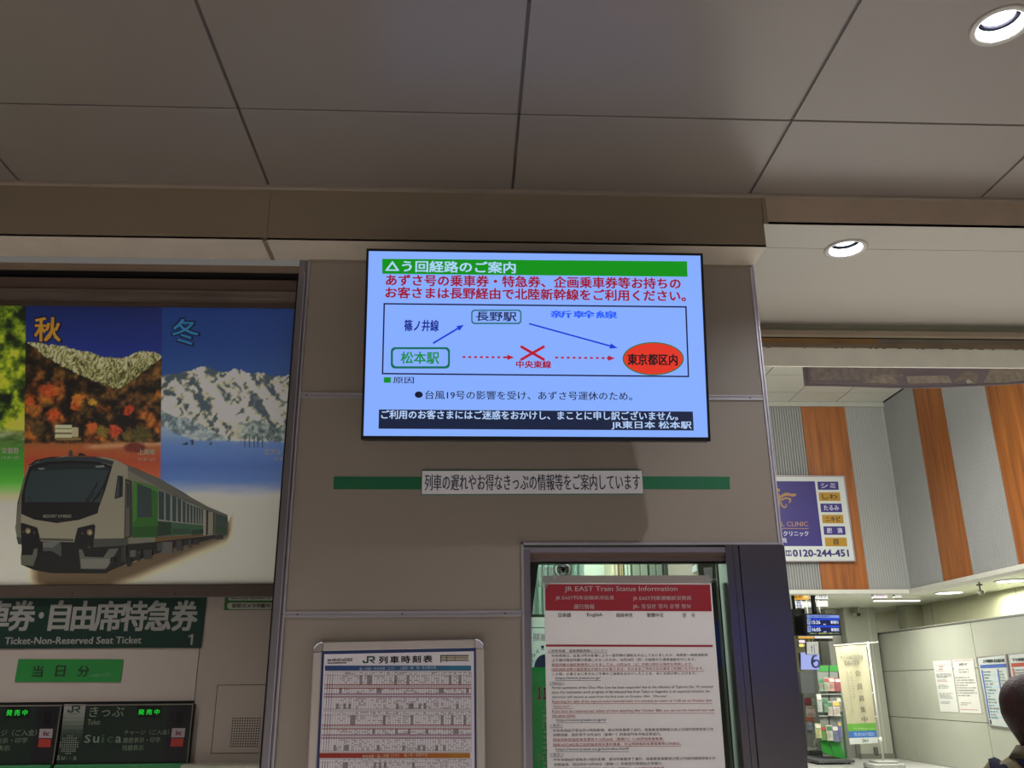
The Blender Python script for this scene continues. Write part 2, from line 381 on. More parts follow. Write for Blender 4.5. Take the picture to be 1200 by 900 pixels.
# ------------------------------------------------------------------ shutter head above the ticket machines
sl = thing('roller_shutter', 'dark shutter head with worn metal rails above the seasons poster', 'shutter', (-2, 3.4, 3.0))
def sband(y0, y1, Y, dep, mat, name, x1=-.70):
    return obj(name, G().box(-5, x1, Y, Y + dep, atY(200, y1, Y).z, atY(200, y0, Y).z), mat, sl)
sband(310, 316, 3.305, .02, M('slot_lip', '#7d6a59', .5), 'lip')
sband(312, 327, 3.47, .02, m_dark, 'slot')
sband(324.5, 327, 3.44, .02, m_black, 'gap')
sband(327, 339, 3.40, .05, m_brown, 'guide_rail')
sband(337.5, 341, 3.43, .02, m_black, 'gap')
sband(340, 351, 3.375, .06, m_worn, 'shutter_bottom_bar')
sband(350, 359, 3.40, .012, M('box_head', '#54433d', .5, metal=.2), 'frame_head')
for (x, y, Y) in ((345, 331.5, 3.40), (349, 331.5, 3.40), (348.5, 349.5, 3.375)):
    obj('rivet', G().lathe(atY(x, y, Y), [(.003, 0), (.003, .002), (0, .002)], 8, (0, -1, 0)), m_black, sl)

# ------------------------------------------------------------------ television
tvp = Plane((.26, 3.030, 2.322), PX, (0, 2.928 - 3.030, 3.017 - 2.322))
a0, b0 = tvp.hit(423, 515.5); a1, _ = tvp.hit(832.5, 517); _, b1 = tvp.hit(626, 294.5)
tv = thing('television', 'wall-mounted flat television tilted forward, showing a rerouting notice in Japanese', 'television', (.26, 3.24, 2.62))
obj('back_shell', G().slab(tvp, a0, a1, b0, b1, -.045, -.001, b=.004).slab(tvp, a0 + .25, a1 - .25, b0 + .08, b1 - .2, -.075, -.045, b=.004), m_black, tv)
bz = .0085
g = G().slab(tvp, a0, a1, b0, b0 + .014, -.001, .004).slab(tvp, a0, a1, b1 - bz, b1, -.001, .004).slab(tvp, a0, a0 + bz, b0 + .014, b1 - bz, -.001, .004).slab(tvp, a1 - bz, a1, b0 + .014, b1 - bz, -.001, .004)
obj('bezel', g, m_black, tv)
c0 = tvp.at((a0 + a1) / 2, (b0 + b1) / 2, -.07)
g = G().box(c0.x - .2, c0.x + .2, 3.27, 3.298, c0.z - .16, c0.z + .16).box(c0.x - .05, c0.x + .05, 3.0, 3.28, c0.z - .05, c0.z - .02).box(c0.x - .05, c0.x + .05, 3.0, 3.28, c0.z + .02, c0.z + .05)
obj('wall_bracket', g, m_dark, tv)
scr = obj('screen', G().slab(tvp, a0 + bz, a1 - bz, b0 + .014, b1 - bz, -.001, .001), glow('#86adff', 1.0), tv)
TVE = 1.0
def tvpoly(name, pts, col, h=.0022, e=TVE): return obj(name, G().pp(tvp, pts, h), glow(col, e), scr)
def tvtext(txt, box, col, **kw): return text(scr, 'text_line', tvp, txt, box, .0034, glow(col, TVE), **kw)
tvpoly('title_bar', [(448, 303.5), (805, 306.5), (805.5, 324.5), (448, 321)], '#0f9018')
tvtext('△う回経路のご案内', (452, 306.5, 604, 319.5), '#a9d4f4', bold=.028)
tvtext('あずさ号の乗車券・特急券、企画乗車券等お持ちの', (452.5, 324, 797, 337), '#9c1430', bold=.03)
tvtext('お客さまは長野経由で北陸新幹線をご利用ください。', (452, 338.5, 803, 351.5), '#9c1430', bold=.03)
def frame_poly(pts, wpx, name, col, h=.0022):
    cx = sum(p[0] for p in pts) / len(pts); cyy = sum(p[1] for p in pts) / len(pts)
    g = G(); n = len(pts)
    inn = [(x + (wpx if x < cx else -wpx), y + (wpx if y < cyy else -wpx)) for x, y in pts]
    for i in range(n):
        j = (i + 1) % n; g.pp(tvp, [pts[i], pts[j], inn[j], inn[i]], h)
    return obj(name, g, glow(col, TVE), scr)
frame_poly([(449.5, 355.3), (804.5, 359), (807.5, 442.2), (447.5, 438.8)], 1.7, 'diagram_frame', '#0c1040')
def rrect(x0, y0, x1, y1, r, n=6):
    P = []
    for cx, cyy, a in ((x1 - r, y0 + r, -90), (x1 - r, y1 - r, 0), (x0 + r, y1 - r, 90), (x0 + r, y0 + r, 180)):
        for k in range(n + 1): q = rad(a + 90 * k / n); P.append((cx + r * math.cos(q), cyy + r * math.sin(q)))
    return P
def ring(pl, outer, inner, h):
    g = G(); n = len(outer)
    for i in range(n): j = (i + 1) % n; g.pp(pl, [outer[i], outer[j], inner[j], inner[i]], h)
    return g
obj('station_box', ring(tvp, rrect(552.2, 363, 611, 380, 4), rrect(553.7, 364.5, 609.5, 378.3, 3), .0022), glow('#1e6a72', TVE), scr)
obj('station_box', ring(tvp, rrect(458, 407, 527.3, 432, 5), rrect(460.5, 409.4, 525, 429.4, 4), .0022), glow('#0f6a58', TVE), scr)
tvtext('長野駅', (558, 366, 605, 376.5), '#141848', bold=.02)
tvtext('松本駅', (470, 412.5, 514.5, 426.5), '#128a3a', bold=.02)
tvtext('篠ノ井線', (474, 375.2, 514, 388.5), '#101c90', bold=.02)
tvtext('新幹線', (645.5, 364.5, 723, 373), '#1c58ff', bold=.03)
def arrow(p, q, wid, head, hw, col, dash=None, name='arrow'):
    p = Vector(p); q = Vector(q); d = (q - p).normalized(); n = Vector((-d.y, d.x)); L = (q - p).length; g = G(); b = L - head
    segs = [(0, b + .3)] if not dash else [(t, t + dash * .5) for t in np.arange(0, b - .5, dash)] + [(b - 1.5, b + .3)]
    for s0, s1 in segs: g.pp(tvp, [p + d * s0 + n * wid, p + d * s1 + n * wid, p + d * s1 - n * wid, p + d * s0 - n * wid], .0028)
    g.pp(tvp, [p + d * b + n * hw, q, p + d * b - n * hw], .0028)
    return obj(name, g, glow(col, TVE), scr)
arrow((507.5, 402.5), (543.5, 381), 1.0, 8, 3.3, '#1438d8')
arrow((620, 379.5), (723.5, 408), .9, 9, 3.2, '#1438d8')
arrow((542, 418.6), (602.5, 419), 1.1, 8, 3.2, '#b01838', dash=6.8)
arrow((650.5, 419.2), (720.5, 420), 1.1, 8, 3.2, '#b01838', dash=6.8)
g = G(); 
for p, q in (((610, 406), (638, 422)), ((638, 406), (610, 422))):
    p = Vector(p); q = Vector(q); d = (q - p).normalized(); n = Vector((-d.y, d.x)) * 1.6; g.pp(tvp, [p + n, q + n, q - n, p - n], .0028 + .0003 * (p.x > 620))
obj('cross_mark', g, glow('#b81830', TVE), scr)
tvtext('中央東線', (605, 423, 645.5, 431.5), '#a01030', bold=.035)
def ellp(cx, cyy, rx, ry, n=48): return [(cx + rx * math.cos(2 * math.pi * i / n), cyy + ry * math.sin(2 * math.pi * i / n)) for i in range(n)]
tvpoly('destination_oval', ellp(765.3, 420.5, 35.8, 19.4), '#1f6a30', .0022)
tvpoly('destination_oval', ellp(765.3, 420.5, 34.4, 18.2), '#e03424', .0028)
tvtext('東京都区内', (735.5, 415, 793.5, 428), '#1c0c14', bold=.03)
tvpoly('bullet', [(450, 442.2), (458.2, 442.3), (458, 448.7), (449.8, 448.6)], '#0f8a28')
tvtext('原因', (461, 442, 485, 449.5), '#101428', bold=.015)
tvpoly('bullet', ellp(490.8, 462.6, 4.7, 3.8, 24), '#101430')
tvtext('台風19号の影響を受け、あずさ号運休のため。', (498.5, 458.5, 740.5, 468.7), '#101424', bold=.012)
tvpoly('apology_bar', [(444.2, 480), (811.7, 482.4), (812.8, 504.6), (443.6, 502.5)], '#141f3c')
tvtext('ご利用のお客さまにはご迷惑をおかけし、まことに申し訳ございません。', (447, 481.6, 794, 491.8), '#b4cef8', bold=.02)
tvtext('JR東日本 松本駅', (716.5, 493.8, 810, 503.6), '#b4cef8', bold=.02)

# ------------------------------------------------------------------ green tape strips and the name plate below the television
wp = yplane(D)
def strip(x0, x1, y0, y1, label):
    o = obj('tape_strip', G().pp(wp, [(x0, y0 - 0), (x1, y0 + .3), (x1 + .4, y1 + .2), (x0 - .2, y1)], .0012), M('green_tape', '#186a44', .45, var=.08, scale=6))
    o['label'] = label; o['category'] = 'tape'; return o
strip(391, 500, 558.5, 573.5, 'left strip of green tape stuck on the wall below the television')
strip(748, 855, 558.3, 573.2, 'right strip of green tape stuck on the wall below the television')
np_ = thing('name_plate', 'white plate with one line of Japanese between green tape strips', 'sign', atY(623, 581, D))
pp2 = Plane(atY(623, 566, D - .002), (1, 0, .004), PZ)
u_0, v_0 = pp2.hit(493.5, 580.5); u_1, _ = pp2.hit(753.5, 566); _, v_1 = pp2.hit(623, 551)
obj('plate', G().slab(pp2, u_0, u_1, v_0, v_1, 0, .005, b=.001), M('plate_edge', '#4a7a68', .4), np_)
obj('face', G().slab(pp2, u_0 + .003, u_1 - .003, v_0 + .004, v_1 - .004, .004, .0056), M('plate_white', '#f2eef4', .4, var=.02), np_)
text(np_, 'lettering', pp2, '列車の遅れやお得なきっぷの情報等をご案内しています', (498, 556, 749.5, 575), .0062, ink('#3b4252'), bold=.012)

# ------------------------------------------------------------------ timetable board
tp = Plane(atY(468, 757, 3.272), (1, 0, .013), PZ)
tb = thing('timetable_board', 'aluminium snap-frame board holding a dense railway timetable sheet', 'notice board', atY(468, 899, 3.28))
ul, _ = tp.hit(367.6, 763); ur, _ = tp.hit(567.2, 763); _, vt = tp.hit(468, 751); vb_ = vt - 1.02; fwid = tp.hit(377.5, 763)[0] - ul
m_snap = M('snap_frame', '#c2b8b2', .38, metal=.35, var=.02); m_chr = M('chrome', '#d8d8e0', .12, metal=1, var=0)
obj('backing', G().slab(tp, ul + .004, ur - .004, vb_ + .004, vt - .004, -.026, .002), M('backing', '#77726c', .6), tb)
def rail(u0, u1, v0, v1):
    g = G().slab(tp, u0, u1, v0, v1, 0, .010, b=.0035); return obj('frame_rail', g, m_snap, tb)
cs = fwid * 1.05
rail(ul + cs, ur - cs, vt - fwid, vt); rail(ul + cs, ur - cs, vb_, vb_ + fwid)
rail(ul, ul + fwid, vb_ + cs, vt - cs); rail(ur - fwid, ur, vb_ + cs, vt - cs)
obj('rail_highlight', G().slab(tp, ul + cs, ur - cs, vt - .006, vt - .003, .009, .0115), M('hl', '#c9c2b8', .3, metal=.3), tb)
obj('rail_highlight', G().slab(tp, ur - .008, ur - .004, vb_ + cs, vt - cs, .009, .0115), MATS['hl'], tb)
for uu, vv, su, sv in ((ul, vt, 1, -1), (ur, vt, -1, -1), (ul, vb_, 1, 1), (ur, vb_, -1, 1)):
    g = G(); c = tp.at(uu + su * cs, vv + sv * cs, 0); arc = [tp.at(uu + su * cs - su * cs * math.cos(rad(a)), vv + sv * cs - sv * cs * math.sin(rad(a)), 0) for a in range(0, 91, 10)]
    g.prism([c] + arc, tp.n * .012); g.tube([p + tp.n * .010 for p in arc], .0032, 8)
    obj('corner_cap', g, m_chr, tb, smooth=False)
obj('blue_border', G().slab(tp, ul + fwid, ur - fwid, vb_ + fwid, vt - fwid, .001, .0035), M('border_blue', '#253a6e', .4), tb)
bw = .0085
sheet = obj('timetable_sheet', G().slab(tp, ul + fwid + bw, ur - fwid - bw * .8, vb_ + fwid + bw, vt - fwid - bw * 1.3, .0035, .0042), M('sheet_white', '#ded6dc', .5, var=.02), tb)
hh = .0048
text(sheet, 'title', tp, '列車時刻表', (444.5, 768.6, 506.5, 777), hh, ink('#17171a'), bold=.035, sp=1.35)
def jr(pl, x0, y0, x1, y1, h, tv=.2):
    """the railway's two-letter mark, drawn as its thick bent strokes"""
    g = G(); X = lambda t: x0 + (x1 - x0) * t; Y = lambda t: y0 + (y1 - y0) * t
    J = [(.0, .62), (.0, .78), (.04, .93), (.12, 1), (.36, 1), (.45, .93), (.48, .8), (.48, .2), (.80, .2), (.84, .26), (.84, .42), (.80, .48), (.54, .48), (.54, .58), (.84, 1), (1.02, 1), (.76, .66), (.9, .62), (.99, .5), (.99, .16), (.9, .03), (.80, 0), (.34, 0), (.34, .74), (.31, .8), (.17, .8), (.14, .74), (.14, .62)]
    return g.pp(pl, [(X(a), Y(b)) for a, b in J], h)
obj('railway_mark', jr(tp, 425, 769, 439.8, 777.3, hh), ink('#1c4034'), sheet)
text(sheet, 'date_line', tp, '2019年3月16日改正', (383.8, 771.5, 413.5, 775.2), hh, ink('#2a2a30'), bold=.03)
text(sheet, 'date_line', tp, '東日本旅客鉄道株式会社', (384, 776, 406.5, 777.8), hh, ink('#2a2a30'), bold=.03)
lg = G()
for (xa, ya, xb, yb) in ((516, 767.6, 549.5, 768.9), (516, 773.6, 549.5, 774.6), (516, 767.6, 517, 776.8), (523, 768, 523.8, 776), (517, 770.6, 548, 771.2), (533, 768, 533.5, 774)):
    lg.pp(tp, [(xa, ya), (xb, ya), (xb, yb), (xa, yb)], hh)
obj('legend', lg, ink('#3a342c'), sheet); obj('legend_fill', G().pp(tp, [(517, 769), (549, 769), (549, 773.5), (517, 773.5)], .0045), ink('#b8ac94'), sheet)
def gradbar(x0, x1, y0, y1, cols, sl_=0):
    n = len(cols)
    for i, c in enumerate(cols):
        a = x0 + (x1 - x0) * i / n; b = x0 + (x1 - x0) * (i + 1) / n
        obj('line_heading', G().pp(tp, [(a, y0), (b, y0), (b - .0, y1), (a - .0, y1)], .0046), ink(c), sheet)
gradbar(381, 552, 780, 786, ['#29447a', '#29487c', '#2a5080', '#2b5783', '#2c5f86', '#2d6688', '#2e6d8a'])
text(sheet, 'heading_text', tp, '篠ノ井線・中央本線（上り）　上諏訪・新　宿・名古屋方面', (421.5, 780.9, 511, 785), .005, ink('#a9b4c8'), bold=.01)
gradbar(374.5, 551, 882.2, 888.3, ['#93281f', '#9a3220', '#a03c1e', '#a5481e', '#a8561d', '#aa621d', '#ab6e1c'])
text(sheet, 'heading_text', tp, '中央本線・篠ノ井線（下り）　篠ノ井・長野方面', (425, 883.2, 501, 887.2), .005, ink('#d8b8a0'), bold=.01)
g1 = G(); g2 = G(); g3 = G(); g4 = G(); g5 = G(); rr = random.Random(5)
def tl(g, xa, ya, xb, yb, h=.0045): g.pp(tp, [(xa, ya), (xb, ya), (xb, yb), (xa, yb)], h)
def xl(y): return 381.5 - (y - 787) * .062
for (ya, yb) in ((787, 832), (833.5, 881), (889.3, 930)):
    for k in range(60):
        f = k / 59; y_ = ya
        xa = xl(ya) + (552 - xl(ya)) * f; xb = xl(yb) + (552 - xl(yb)) * f
        g1.pp(tp, [(xa, ya), (xa + .32, ya), (xb + .32, yb), (xb, yb)], .0045)
        if k in (1, 2, 3): g5.pp(tp, [(xa, ya + 3), (xa + .6, ya + 3), (xb + .6, yb), (xb, yb)], .0046)
    for q in (0, .09, .38, .62, .97, 1): yy = ya + (yb - ya) * q; tl(g1, xl(yy), yy, 552, yy + .35)
    for q, gg in ((.33, g2), (.42, g2), (.57, g3), (.65, g3)):
        yy = ya + (yb - ya) * q; tl(gg, xl(yy), yy, 552, yy + 1.1, .0047)
    for k in range(330):
        f = rr.randrange(6, 59) / 59; q = rr.choice([.02, .05, .12, .17, .22, .27, .46, .5, .54, .7, .74, .78, .82, .86, .9, .94]); yy = ya + (yb - ya) * q; xx = xl(yy) + (552 - xl(yy)) * f
        tl(rr.choice([g5, g5, g2, g1]), xx + .6, yy, xx + 2.4, yy + .8, .0048 + k * 1e-6)
    for k, f0 in enumerate(rr.sample(range(5, 58), 22)):
        f = f0 / 59; q = rr.choice([(.1, .33), (.43, .56), (.83, .97)]); y1_, y2_ = ya + (yb - ya) * q[0], ya + (yb - ya) * q[1]; xx = xl(y1_) + (552 - xl(y1_)) * f
        tl(g4, xx, y1_, xx + 2.9, y2_, .0044)
for n_, g_, c_ in (('grid_lines', g1, '#77706e'), ('orange_rules', g2, '#9a4a34'), ('purple_rules', g3, '#8a4a70'), ('grey_columns', g4, '#8e8888'), ('tiny_figures', g5, '#5a4a48')):
    obj(n_, g_, ink(c_), sheet, kind='stuff')

# ------------------------------------------------------------------ ticket window: frame, glass
WH = zw
GY = 3.345
w1 = struct('window_1', G().box(WX, .225, D - .004, 3.40, 0, WH - .022, b=.002), m_steel)
obj('window_head', G().box(WX, XR - .17, D - .002, 3.315, atY(740, 647.2, D).z, atY(740, 641.5, D).z), M('head_steel', '#a39ca6', .3, metal=.7), w1)
obj('head_underside', G().box(.225, .955, 3.315, GY, atY(740, 654, GY).z, atY(740, 642, GY).z), m_brown, w1)
obj('head_rail', G().box(.225, .955, GY - .012, GY + .01, atY(740, 658, GY).z, atY(740, 654, GY).z), M('head_rail', '#7e706c', .35, metal=.5), w1)
obj('head_gap', G().box(.225, .955, GY + .004, GY + .03, atY(740, 660.3, GY).z, atY(740, 656, GY).z), m_black, w1)
obj('head_trim', G().box(WX - .004, XR - .012, D - .007, D + .002, zw - .006, zw + .003), m_trim, w1)
obj('side_trim', G().box(WX - .004, WX + .004, D - .007, D + .002, 0, zw + .003), m_trim, w1)
obj('meeting_stile', G().box(.930, .936, GY - .004, GY + .012, .9, 1.94), m_black, w1)
m_glass = bpy.data.materials.new('window_glass'); m_glass.use_nodes = True; MATS['window_glass'] = m_glass
nt = m_glass.node_tree; b = nt.nodes['Principled BSDF']; nt.nodes.remove(b)
tr = nt.nodes.new('ShaderNodeBsdfTransparent'); tr.inputs[0].default_value = (.87, .90, .87, 1); gl = nt.nodes.new('ShaderNodeBsdfGlossy'); gl.inputs['Roughness'].default_value = .02
fr = nt.nodes.new('ShaderNodeFresnel'); fr.inputs[0].default_value = 1.45; mx = nt.nodes.new('ShaderNodeMixShader')
nt.links.new(fr.outputs[0], mx.inputs[0]); nt.links.new(tr.outputs[0], mx.inputs[1]); nt.links.new(gl.outputs[0], mx.inputs[2]); nt.links.new(mx.outputs[0], nt.nodes['Material Output'].inputs[0])
obj('pane', G().box(.226, .930, GY, GY + .006, .9, 1.95), m_glass, w1)
obj('pane', G().box(.937, .985, GY + .008, GY + .014, .9, 1.95), m_glass, w1)
obj('sill', G().box(.20, 1.0, D - .03, 3.42, .86, .90), m_steel, w1)
obj('apron_panel', G().box(.225, 1.0, D, D + .05, 0, .86), m_wall, w1)
# stainless door pocket to the right of the window
dp = struct('trim_3', G().box(.955, .983, D - .006, 3.42, 0, 1.998, b=.0015), m_steel2)
obj('stile', G().box(.9835, 1.0045, D - .006, 3.40, 0, 1.998, b=.001), m_steel2, dp)
obj('gap_strip', G().box(1.003, 1.009, D + .002, 3.40, 0, 1.998), m_black, dp)
obj('cover_plate', G().box(1.0085, 1.181, D - .006, 3.42, 0, 1.998, b=.002), m_steel2, dp)

# ------------------------------------------------------------------ office seen through the ticket window
m_off = M('office_wall', '#c6d2c4', .6, var=.03)
of = struct('wall_office', G().box(-.6, 1.16, 5.6, 5.7, 0, 2.9).box(-.7, -.6, 3.45, 5.7, 0, 2.9), m_off)
struct('ceiling_office', G().box(-.7, 1.085, 3.45, 5.7, 2.85, 2.95), m_off)
struct('wall_divider', G().box(1.09, 1.17, 3.43, 4.13, 0, 3.26).box(1.09, 1.17, 4.13, 5.7, 0, 2.95), m_wall)
t = thing('curtain', 'pale green pleated curtain inside the ticket window, upper left', 'curtain', (.40, 4.0, 1.0))
g = G(); n = 60
cx0, cx1 = atY(628, 668, 4.0).x, atY(683, 668, 4.0).x
for i in range(n + 1):
    x = cx0 - .06 + (cx1 + .0 - cx0 + .06) * i / n; y = 4.0 + .022 * math.sin(i * 1.05) + .01 * math.sin(i * 2.3)
    g.v += [Vector((x, y, 1.7)), Vector((x, y, 2.3))]
g.f = [(2 * i, 2 * i + 2, 2 * i + 3, 2 * i + 1) for i in range(n)]; g.sm = True
obj('cloth', g, M('curtain_mint', '#b9d6c8', .7, var=.05), t)
obj('curtain_rail', G().tube([(cx0 - .1, 4.0, 2.31), (cx1 + .1, 4.0, 2.31)], .012), m_alu, t)
t = thing('reflection_wedge', 'dark wedge standing in for a reflection at the left side of the ticket window', 'reflection', (.24, 3.37, 1.6))  # reflection modelled as a solid dark wedge behind the glass
g = G(); g.prism([atY(x, y, 3.372) for x, y in ((615, 650), (632, 650), (630.8, 662), (621, 740), (615, 760))], (0, .01, 0)); obj('wedge_face', g, M('reflection_dark', '#232624', .6, var=.1), t)
# convex mirror
mc = atY(659.5, 667.5, 3.50)
t = thing('convex_mirror', 'small round chrome mirror hanging inside at the window top', 'mirror', mc)
obj('dome', G().lathe(mc, [(.033, 0), (.031, .008), (.024, .018), (.013, .025), (0, .027)], 40, (0, -1, 0)), m_chr, t, smooth=True)
obj('rim', G().lathe(mc, [(.031, .003), (.034, .006), (.0345, -.002), (.031, -.003)], 40, (0, -1, 0)), M('mirror_rim', '#8b8f8f', .3, metal=.8), t, smooth=True)
obj('boss', G().ell(mc + Vector((-.001, -.028, -.002)), .009, .006, .012), m_black, t)
obj('stem', G().tube([mc + Vector((0, .005, .01)), mc + Vector((0, .01, .1))], .005, 8), m_black, t)
# cabinets and files along the office back
def offbox(name, label, cat, x0, x1, y0, y1, Y, col, dep=.4, group=None, top=None):
    a = atY(x0, (y0 + y1) / 2, Y); b_ = atY(x1, (y0 + y1) / 2, Y); b_.x = min(b_.x, 1.085); zt_ = atY((x0 + x1) / 2, y0, Y).z; z0 = atY((x0 + x1) / 2, y1, Y).z
    t = thing(name, label, cat, ((a.x + b_.x) / 2, Y + dep / 2, z0), group)
    return t, a.x, b_.x, z0, zt_
t, xa, xb, z0, z1 = offbox('whiteboard', 'pale panel board on the office wall behind the window', 'board', 684, 716, 655, 700, 5.45, '')
obj('board', G().box(xa, xb, 5.45, 5.47, 1.4, z1 + .05, b=.004), M('board_pale', '#ccd8c6', .4), t); obj('frame', G().box(xa - .012, xa, 5.44, 5.47, 1.4, z1 + .05).box(xb, xb + .012, 5.44, 5.47, 1.4, z1 + .05), m_alu, t)
for (xx0, xx1, c, lb) in ((717, 725, '#bdb79c', 'first narrow file cabinet beside the pale office board'), (726, 731, '#a99a76', 'tan narrow file cabinet on the office back wall'), (732, 740, '#aab8a6', 'pale grey file cabinet right of the tan one'),
                      (741, 760, '#7d8878', 'grey-green steel locker in the office, left of the lamp'), (761, 779, '#6f7a6c', 'darker grey-green steel locker in the office')):
    t, xa, xb, z0, z1 = offbox('cabinet', lb, 'cabinet', xx0, xx1, 650, 700, 5.0, c)
    obj('body', G().box(xa, xb, 5.0, 5.28, 0.0, z1 + .1, b=.004), M('cab_' + c, c, .5, var=.03), t)
    xm_ = (xa + xb) / 2
    for q in (xa + .004, xm_ + .002):
        obj('door', G().box(q, q + (xb - xa) / 2 - .006, 4.99, 5.001, .06, z1 + .08, b=.003), MATS['cab_' + c], t)
    obj('handle', G().box(xm_ - .01, xm_ - .004, 4.975, 4.99, 1.9, 2.05), m_dark, t)
t = thing('door_post', 'dark upright post among the office lockers', 'post', (atY(783, 670, 4.9).x, 4.9, 0))
obj('post', G().box(atY(780, 670, 4.9).x, atY(785, 670, 4.9).x, 4.89, 4.95, 0, 2.85), M('post_dark', '#2e332d', .5), t)
lp = Plane((0, 0, 2.02), PX, (0, -1, 0))
t = thing('fluorescent_light', 'white slanting fluorescent light fixture inside the office', 'light', atZ(824, 664, 2.02))
g = G(); g.prism([atZ(811.5, 671, 2.02), atZ(812, 666.5, 2.02), atZ(826, 659.5, 2.02), atZ(838, 659.5, 2.02), atZ(836, 661.2, 2.02)], (0, 0, .012)); obj('diffuser', g, glow('#d8ece4', 1.0), t)
g = G(); g.prism([atZ(811, 674, 2.033), atZ(811.5, 666, 2.033), atZ(826, 658, 2.033), atZ(842, 658, 2.033), atZ(838, 663, 2.033)], (0, 0, .05)); obj('housing', g, M('lamp_housing', '#5b635d', .5), t)
hp = atZ(826, 662, 2.06); obj('hanger', G().tube([hp, (hp.x, hp.y, 2.85)], .008, 8), m_alu, t)
# dark jamb inside, right of the notice
t = thing('inner_jamb', 'dark upright jamb inside the glass beside the notice', 'post', (.90, 3.40, 0))
obj('jamb', G().box(atY(831, 690, 3.41).x, atY(838.5, 690, 3.41).x, 3.405, 3.43, .9, 1.87), M('jamb', '#2b3335', .4), t)
obj('side_panel', G().box(.925, 1.16, 3.60, 3.62, .0, 2.6), M('side_panel', '#6f7262', .5, var=.08, scale=4), of)
obj('side_panel_joint', G().box(.93, 1.16, 3.594, 3.6, atY(850, 679, 3.6).z - .004, atY(850, 679, 3.6).z + .004), M('joint_pale', '#b9b89a', .5), of)

# poster hung inside the glass, seen left of the notice
ip = yplane(3.362)
xa, xb = atY(621.8, 760, 3.362).x, atY(621.8, 760, 3.362).x + .42
t = thing('window_poster', 'green and white poster hung inside the glass, mostly hidden by the notice', 'poster', (.3, 3.362, 1.2))
zs = [atY(630, y, 3.362).z for y in (722, 782, 1000)]
obj('paper', G().quad((xa, 3.3635, zs[1]), (xb, 3.3635, zs[1]), (xb, 3.3635, zs[0]), (xa, 3.3635, zs[0])), thin('poster_pale', '#d6e2d8'), t)
obj('top_rule', G().slab(ip, xa, xb, zs[0] - .004, zs[0] + .006, 0, .003), M('rule_green', '#3f5c4c', .5), t)
obj('second_rule', G().pp(ip, [(621.5, 735), (640, 735), (640, 736.3), (621.5, 736.3)], .0015), ink('#8fa39b'), t)
obj('green_field', G().quad((xa, 3.3635, zs[2]), (xb, 3.3635, zs[2]), (xb, 3.3635, zs[1]), (xa, 3.3635, zs[1])), thin('poster_green', '#128040', .5), t)
text(t, 'pink_text', ip, '催期', (625, 742, 641, 751.5), .002, ink('#c08a90'), flip=True)
text(t, 'arrow_mark', ip, 'へ', (617, 744, 624, 748), .002, ink('#c08a90'))
g = G(); g.poly([ip.px(625 + 0, 782, .0015)] + [ip.px(638 + 12 * math.cos(rad(a)), 782 - 15 * math.sin(rad(a)), .0015) for a in range(180, -1, -15)]); obj('grey_figure', g, ink('#59625c'), t)
for i, ch_ in enumerate('いけ人！'):
    a = rad(165 - i * 17); cx_, cy_ = 645 + 23 * math.cos(a), 781 - 24 * math.sin(a)
    text(t, 'arc_text', ip, ch_, (cx_ - 2, cy_ - 2.4, cx_ + 2, cy_ + 2.4), .002, ink('#2c3430'), bold=.02)
for x in (629.5, 636):
    for k_, c_, e_ in ((0, '#cfe0d0', 0), (1, '#a03028', .6)):
        obj('numeral', G().pp(ip, [(x + e_, 805 + e_), (x + 4.4 - e_, 805 + e_), (x + 4.4 - e_, 817), (x + 5.8 - e_, 817 + e_), (x + 5.8 - e_, 820 - e_), (x - .5 + e_, 820 - e_), (x - .5 + e_, 817 + e_), (x + 1.2 + e_, 817), (x + 1.2 + e_, 808), (x + e_, 808)], .002 + k_ * .0008), ink(c_), t)
g = G()
for k in range(13): put_text(g, ip, random.choice('日本の松本駅観光案内開催'), (636, 824 + k * 6.2, 641.5, 829 + k * 6.2), .002, bold=.03)
obj('vertical_text', g, ink('#c2d6c6'), t)
g = G(); scribble(g, ip, (629.5, 883, 635, 899), .002, 4, .7); obj('small_print', g, ink('#a6c6ae'), t, kind='stuff')

# ------------------------------------------------------------------ paper notice taped on the glass
NY = 3.335
npn = Plane(atY(735, 684, NY), (1, 0, -.002), PZ)
n0, _ = npn.hit(637.8, 700); n1, _ = npn.hit(834.2, 700); _, nt_ = npn.hit(735, 674.5)
nt1 = npn.hit(735, 683.5)[1]
no = thing('notice', 'white paper notice with red header headed Train Status Information, taped on the glass', 'notice', (.58, NY, 1.0))
obj('paper', G().slab(npn, n0, n1 + .001, nt1 - .84, nt1, 0, .0012), M('notice_paper', '#f0e9e7', .55, var=.02, scale=3), no)
obj('folded_top', G().slab(npn, n0 - .004, n1 - .004, nt1 + .0005, nt_, .001, .0045), M('holder_taupe', '#968a85', .5, var=.02), no)
m_tape = M('clear_tape', '#aab4ae', .25, var=0, alpha=.45)
for c_ in (((631.5, 664.5), (651, 665), (650.5, 680), (645, 680.5), (640, 690), (630.5, 688)), ((823.5, 665.5), (834.5, 665.2), (834, 683.5), (827, 683.5))):
    g = G().pp(npn, c_, .0055); obj('tape', g, m_tape, no)
NH = .002
obj('red_header', G().pp(npn, [(638.6, 684.6), (832, 685.2), (834, 716.5), (639, 715.6)], NH), ink('#9c1f2e', .5), no)
def nt_text(s_, x0, y0, x1, y1, col, b=.008, name='text_line', ul=False, **kw):
    g = put_text(G(), npn, s_, (x0, y0, x1, y1), NH + .001, bold=b, **kw)
    if ul: g.pp(npn, [(x0, y1 + .6), (x1, y1 + .6), (x1, y1 + 1.0), (x0, y1 + 1.0)], NH + .001)
    return obj(name, g, ink(col), no)
hd = '#c5b0b0'
nt_text('JR EAST Train Status Information', 661.5, 687, 793.5, 694.5, hd, .012)
nt_text('JR EAST列车运输状况信息', 651, 698, 719.5, 703.6, hd)
